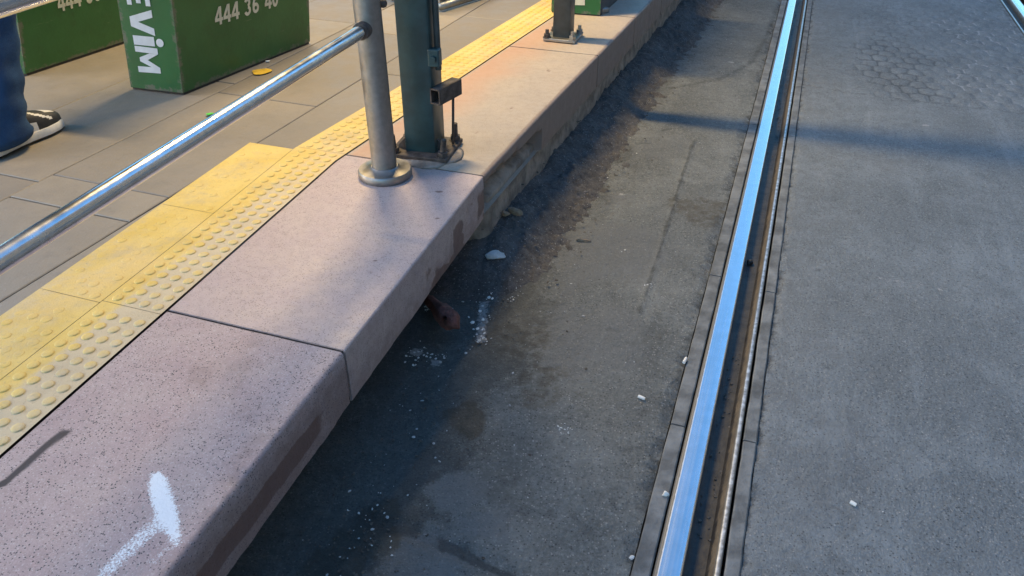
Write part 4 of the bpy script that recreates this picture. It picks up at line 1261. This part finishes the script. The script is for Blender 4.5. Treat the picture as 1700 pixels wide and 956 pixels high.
for sgn, w in ((-1, 10), (1, 14)):
    for j_, (ff, ln) in enumerate(((.03, .07), (.012, .085), (-.006, .08), (-.022, .065))):
        k0 = len(vb_)
        vb_ += [bp_(.06 + ff, sgn * .232, .825), bp_(.07 + ff, sgn * .226, .825 - ln * .55), bp_(.085 + ff, sgn * .215, .825 - ln)]
        eb_ += [(w, k0), (k0, k0 + 1), (k0 + 1, k0 + 2)]; rb_ += [.0095, .009, .0075]
    k0 = len(vb_)
    vb_ += [bp_(.105, sgn * .215, .845), bp_(.125, sgn * .205, .81)]; eb_ += [(w, k0), (k0, k0 + 1)]; rb_ += [.011, .009]
body = skinned('body', vb_, eb_, rb_, 0, M['skin']); child(body, per)
jv = [bp_(0, 0, .92), bp_(0, 0, 1.1), bp_(0, 0, 1.3), bp_(0, 0, 1.44), bp_(.01, 0, 1.50), bp_(0, -.18, 1.42), bp_(-.02, -.225, 1.15), bp_(.04, -.235, .93), bp_(0, .18, 1.42), bp_(-.02, .225, 1.15), bp_(.04, .235, .93)]
jk = skinned('jacket', jv, [(0, 1), (1, 2), (2, 3), (3, 4), (3, 5), (5, 6), (6, 7), (3, 8), (8, 9), (9, 10)], [(.17, .14), .15, (.17, .14), (.12, .11), .07, .075, .062, .05, .075, .062, .05], 0, M['jacket']); child(jk, per)
st_ = skinned('jeans_seat', [bp_(0, -.02, .80), bp_(0, -.02, .90), bp_(0, -.01, 1.0)], [(0, 1), (1, 2)], [(.165, .13), (.175, .14), (.16, .13)], 1, M['denim']); child(st_, per)
bm = bmesh.new(); bmesh.ops.create_icosphere(bm, subdivisions=3, radius=1)
for v_ in bm.verts: v_.co = Vector((v_.co.x * .105, v_.co.y * .09, v_.co.z * .085 if v_.co.z > -.3 else -.05))
hpnt = bp_(-.005, 0, 1.735)
bmesh.ops.translate(bm, verts=bm.verts, vec=hpnt); child(from_bm('hair', bm, M['hair'], None, True), per)

# ---------------------------------------------------------------- litter
def on_ground(x, y, z):
    bpy.context.view_layer.update()
    if z < -.01: return at(x, y, z), z
    for _ in range(4):
        p = at(x, y, z); zs = []
        for ob in (r1, bank, r2):
            ok, loc, nn, fi = ob.ray_cast(Vector((p[0], p[1], 1)), Vector((0, 0, -1)))
            if ok: zs.append(loc.z)
        z = max(zs) if zs else 0.
    return at(x, y, z), z
def rock(name, x, y, z, size, seed, mat, label, cat, rz=0., squash=(1, 1, 1), off=(0, 0, 0)):
    bm = bmesh.new(); bmesh.ops.create_icosphere(bm, subdivisions=3, radius=1)
    rng = random.Random(seed)
    pl_ = [Vector((rng.uniform(-1, 1), rng.uniform(-1, 1), rng.uniform(-.6, 1))).normalized() for _ in range(11)]
    for v_ in bm.verts:
        m_ = 1.
        for n_ in pl_:
            d_ = v_.co.dot(n_); 
            if d_ > .62: m_ = min(m_, .62 / d_)
        v_.co *= m_ * (1 + .1 * (rng.random() - .5))
    if z < .1: p, z = on_ground(x, y, z)
    else: p = at(x, y, z)
    m = Matrix.Translation((p[0] + off[0], p[1] + off[1], z + size * squash[2] * .45 + off[2])) @ Matrix.Rotation(rz, 4, 'Z') @ Matrix.Diagonal((size * squash[0], size * squash[1], size * squash[2], 1))
    bmesh.ops.transform(bm, matrix=m, verts=bm.verts)
    return tag(from_bm(name, bm, M[mat], None, False), label, cat)

# broken clay pipe piece poking out from under the slab
pa = V3(at(720, 502, .02), .012); pc = V3(at(750, 535, .06), .062)
pipe = empty('broken_pipe', (pc[0], pc[1], 0), 'reddish broken clay pipe end poking out from under the kerb slab', 'pipe')
ax_ = Vector(pc) - Vector(pa); axn = ax_.normalized()
bm = bmesh.new()
bm_tube(bm, [Vector(pa) - axn * .06, Vector(pa), Vector(pa) + ax_ * .30, Vector(pa) + ax_ * .42, Vector(pa) + ax_ * .9, Vector(pc) + axn * .002, Vector(pc) + axn * .001, Vector(pc) - axn * .035],
        [.016, .018, .019, .026, .029, .028, .018, .015], 22)
rng = random.Random(5)
for v_ in bm.verts: v_.co += Vector((rng.uniform(-1, 1), rng.uniform(-1, 1), rng.uniform(-1, 1))) * .0022
child(from_bm('pipe_wall', bm, M['terracotta'], None, True), pipe)
rock('pipe_mortar', 716, 508, .02, .018, 6, 'stone_white', '', '', .4); o = bpy.data.objects['pipe_mortar']; del o['label']; del o['category']; child(o, pipe)

rock('stone_fragment', 820, 428, .004, .037, 2, 'stone_white', 'pale flat broken stone with a pointed end in the dark gutter', 'stone', .12, (1.1, .55, .5))
rock('wood_chip', 854, 357, .02, .032, 8, 'wood', 'longer of the two tan chips by the broken kerb foot', 'wood chip', -.7, (1.1, .4, .45), (0, 0, .01))
rock('wood_chip', 838, 361, .02, .021, 9, 'wood', 'shorter rounded tan chip, left of the longer one by the broken kerb foot', 'wood chip', -.3, (.9, .6, .6), (0, 0, .008))
rock('stick', 967, 401, 0, .026, 12, 'wood', 'small brown stick lying alone on the lit asphalt', 'stick', -.1, (1.15, .22, .3))
rock('paper_scrap', 872, 401, .004, .014, 15, 'stone_white', 'tiny pale scrap in the gutter right of the chips', 'scrap', -.5, (1.2, .5, .3))
def butt(x, y, z, rz, L, label):
    p = at(x, y, z); bm = bmesh.new(); r_ = .0042
    d_ = Vector((math.cos(rz), math.sin(rz), 0)) * L / 2; c_ = Vector((p[0], p[1], z + r_))
    bm_tube(bm, [c_ - d_, c_ - d_ * .3, c_ + d_ * .5, c_ + d_], [r_, r_ * 1.03, r_, r_ * .85], 14)
    return tag(from_bm('cigarette_butt', bm, M['butt'], None, True, 50), label, 'cigarette butt', 'cigarette butts on the road')
butt(1137, 600, .001, 1.1, .022, 'white cigarette butt on the edging strip, halfway up the rail')
butt(1065, 662, .002, -.6, .018, 'white cigarette butt on the asphalt left of the rail')
butt(1416, 838, .004, -.8, .013, 'small white butt on the asphalt right of the rail')
rock('pebble', 1105, 822, .0, .010, 21, 'butt', 'white pebble on the edging strip at the bottom beside the rail', 'pebble', .3, (1, .8, .8))
rock('pebble', 1049, 926, .0, .007, 22, 'butt', 'smallest white pebble in the crack at the bottom left of the rail', 'pebble', .3, (1, .8, .8))
rock('gravel_lump', 1245, 437, -.035, .012, 23, 'black', 'black lump of grit stuck in the rail groove', 'grit', .3, (1, 1, 1))
# paint spot and green scrap on the pavement
p = at(434, 119); bm = bmesh.new()
vs_d = [bm.verts.new((p[0] + math.cos(t) * .036 * (1 + .15 * math.sin(3 * t)), p[1] + math.sin(t) * .036 * (1 + .12 * math.sin(2 * t)), TOP + .0005)) for t in np.linspace(0, 2 * math.pi, 30, endpoint=False)]
top_ = [bm.verts.new(v_.co + Vector((0, 0, .0008))) for v_ in vs_d]
bm.faces.new(top_)
for i in range(30): bm.faces.new((vs_d[i], vs_d[(i + 1) % 30], top_[(i + 1) % 30], top_[i]))
tag(from_bm('paint_spot', bm, M['orange']), 'orange yellow round spot on the pavement below the green box', 'paint spot')
rock('plastic_scrap', 349, 190, TOP, .016, 30, 'lime', 'bright lime green scrap on the pavement behind the handrail', 'scrap', .5, (1.2, .7, .3))
rock('paper_scrap', 445, 102, TOP, .010, 31, 'butt', 'tiny white scrap at the foot of the green box side', 'scrap', .5, (1.2, .7, .4))

# crumbs and grit scattered on the road: nobody could count them
def scatter(name, pts, mat, seed):
    vs, fs = [], []; rng = random.Random(seed)
    for (x, y, z, r_) in pts:
        k0 = len(vs); m = rng.randint(5, 7); a0 = rng.random() * 6; st_ = rng.uniform(.4, 1)
        for lev, rr in ((0, 1.), (.5, .85)):
            for t in range(m):
                an = a0 + 2 * math.pi * t / m; q = rr * rng.uniform(.7, 1.15)
                ca, sa = math.cos(a0), math.sin(a0)
                lx, ly = math.cos(an) * r_ * q, math.sin(an) * r_ * q * st_
                vs.append((x + lx * ca - ly * sa, y + lx * sa + ly * ca, z + lev * r_ * rng.uniform(.3, 1.)))
        for t in range(m): fs.append((k0 + t, k0 + (t + 1) % m, k0 + m + (t + 1) % m, k0 + m + t))
        fs.append(tuple(k0 + m + t for t in range(m)))
    return struct(mesh(name, vs, fs, mat), 'stuff')
rng = random.Random(11)
pts = []
path = pl((852, 462), (818, 460), (802, 500), (800, 530), (797, 566))
for _ in range(75):
    k = rng.randrange(4); f = rng.random(); p = np.array(path[k]) * (1 - f) + np.array(path[k + 1]) * f
    pts.append((p[0] + rng.gauss(0, .016), p[1] + rng.gauss(0, .022), .002, rng.choice([.0009, .0013, .0018, .0025, .0045, .007])))
for (x, y, sd_, n) in ((803, 563, .006, 14), (850, 497, .006, 8), (1075, 474, .006, 10), (690, 590, .025, 25), (725, 590, .02, 14), (715, 512, .012, 16), (940, 712, .012, 14), (640, 870, .05, 20)):
    c0 = at(x, y, 0)
    for _ in range(n): pts.append((c0[0] + rng.gauss(0, sd_), c0[1] + rng.gauss(0, sd_), .002, rng.choice([.0015, .002, .003, .004])))
tag_o = scatter('plaster_crumbs', pts, M['crumb'], 3)
pts = []; pts2 = []
for _ in range(900):
    v_ = rng.uniform(-.6, 5); e_ = float(edge_u(v_)); u_ = e_ + abs(rng.gauss(0, .33)) + .02
    if u_ > -.05: continue
    x, y = xy(u_, v_); (pts if rng.random() < .5 else pts2).append((x, y, .002, rng.choice([.001, .0013, .0018, .0024])))
for _ in range(420):
    v_ = rng.uniform(-.6, 5); u_ = rng.uniform(RL + .05, RL + 1.15); x, y = xy(u_, v_)
    (pts if rng.random() < .6 else pts2).append((x, y, .003, rng.choice([.001, .0014, .0022])))
for _ in range(700):
    v_ = rng.uniform(-.7, 2.2); e_ = float(edge_u(v_)); u_ = e_ + abs(rng.gauss(0, .16)) - .03; x, y = xy(u_, v_)
    (pts if rng.random() < .22 else pts2).append((x, y, -.008 + .008 * min(1, max(0, (u_ - e_) / .2)), rng.choice([.0012, .0018, .0025, .0035, .005])))
for (bx, by, sd_, n_) in ((620, 885, .05, 120), (770, 695, .035, 60), (570, 930, .05, 90)):
    c0 = at(bx, by, 0)
    for _ in range(n_ // 2): pts2.append((c0[0] + rng.gauss(0, sd_), c0[1] + rng.gauss(0, sd_), -.004, rng.choice([.0015, .0022, .003, .0045])))
scatter('pale_grit', pts, M['stone_white'], 4)
for _ in range(500):
    v_ = rng.uniform(vJ2 - .1, 6.5); w_ = rng.uniform(-.02, .26); x, y = xy(float(edge_u(v_)) + w_, v_)
    pts2.append((x, y, max(.0, .10 * (1 - w_ / .22)) + .012, rng.choice([.002, .003, .004, .006])))
for _ in range(420):
    v_ = rng.uniform(-.4, 5); x, y = xy(RL * 0 + rng.uniform(.060, .098), v_)
    if vnoise(np.array(v_ * 3.), np.array(1.), 4) > .45: pts2.append((x, y, -.038, rng.choice([.002, .003, .004, .005])))
scatter('rubble', pts2, M['grit'], 5)

# ---------------------------------------------------------------- light, world, camera
SUN_EL, SUN_AZ = math.radians(4), math.radians(262)
w = bpy.data.worlds.new('World'); S.world = w; w.use_nodes = True
nt = w.node_tree; bg = nt.nodes['Background']
sky = nt.nodes.new('ShaderNodeTexSky'); sky.sky_type = 'NISHITA'; sky.sun_disc = False
sky.sun_elevation = SUN_EL; sky.sun_rotation = SUN_AZ; sky.ozone_density = 3.4; sky.dust_density = .3; sky.air_density = 1.0
nt.links.new(sky.outputs[0], bg.inputs[0]); bg.inputs[1].default_value = .15
sl = bpy.data.lights.new('sun', 'SUN'); sl.energy = .25; sl.angle = math.radians(25); sl.color = (1, .85, .7)
so = bpy.data.objects.new('sun', sl); COL.objects.link(so)
dv = Vector((-math.sin(SUN_AZ) * math.cos(math.radians(30)), -math.cos(SUN_AZ) * math.cos(math.radians(30)), -math.sin(math.radians(30))))
so.rotation_euler = dv.to_track_quat('-Z', 'Y').to_euler()
ll = bpy.data.lights.new('lamp_tube', 'AREA'); ll.shape = 'RECTANGLE'; ll.size = LAMPL; ll.size_y = .09; ll.energy = 19.5; ll.color = (1, .73, .36)
lo = bpy.data.objects.new('lamp_tube', ll); COL.objects.link(lo); lo.location = (LX, LY, LZ); lo.rotation_euler = (0, 0, LANG)

cam = bpy.data.cameras.new('camera'); co = bpy.data.objects.new('camera', cam); COL.objects.link(co)
cam.sensor_width = 36; cam.lens = 1300 / 1700 * 36; cam.clip_end = 500; cam.clip_start = .05
co.location = (0, 0, CAMZ); co.rotation_euler = (math.pi / 2 - PITCH, 0, 0)
S.camera = co
S.view_settings.view_transform = 'Standard'; S.view_settings.look = 'None'; S.view_settings.gamma = 1
S.view_settings.exposure = 2.8
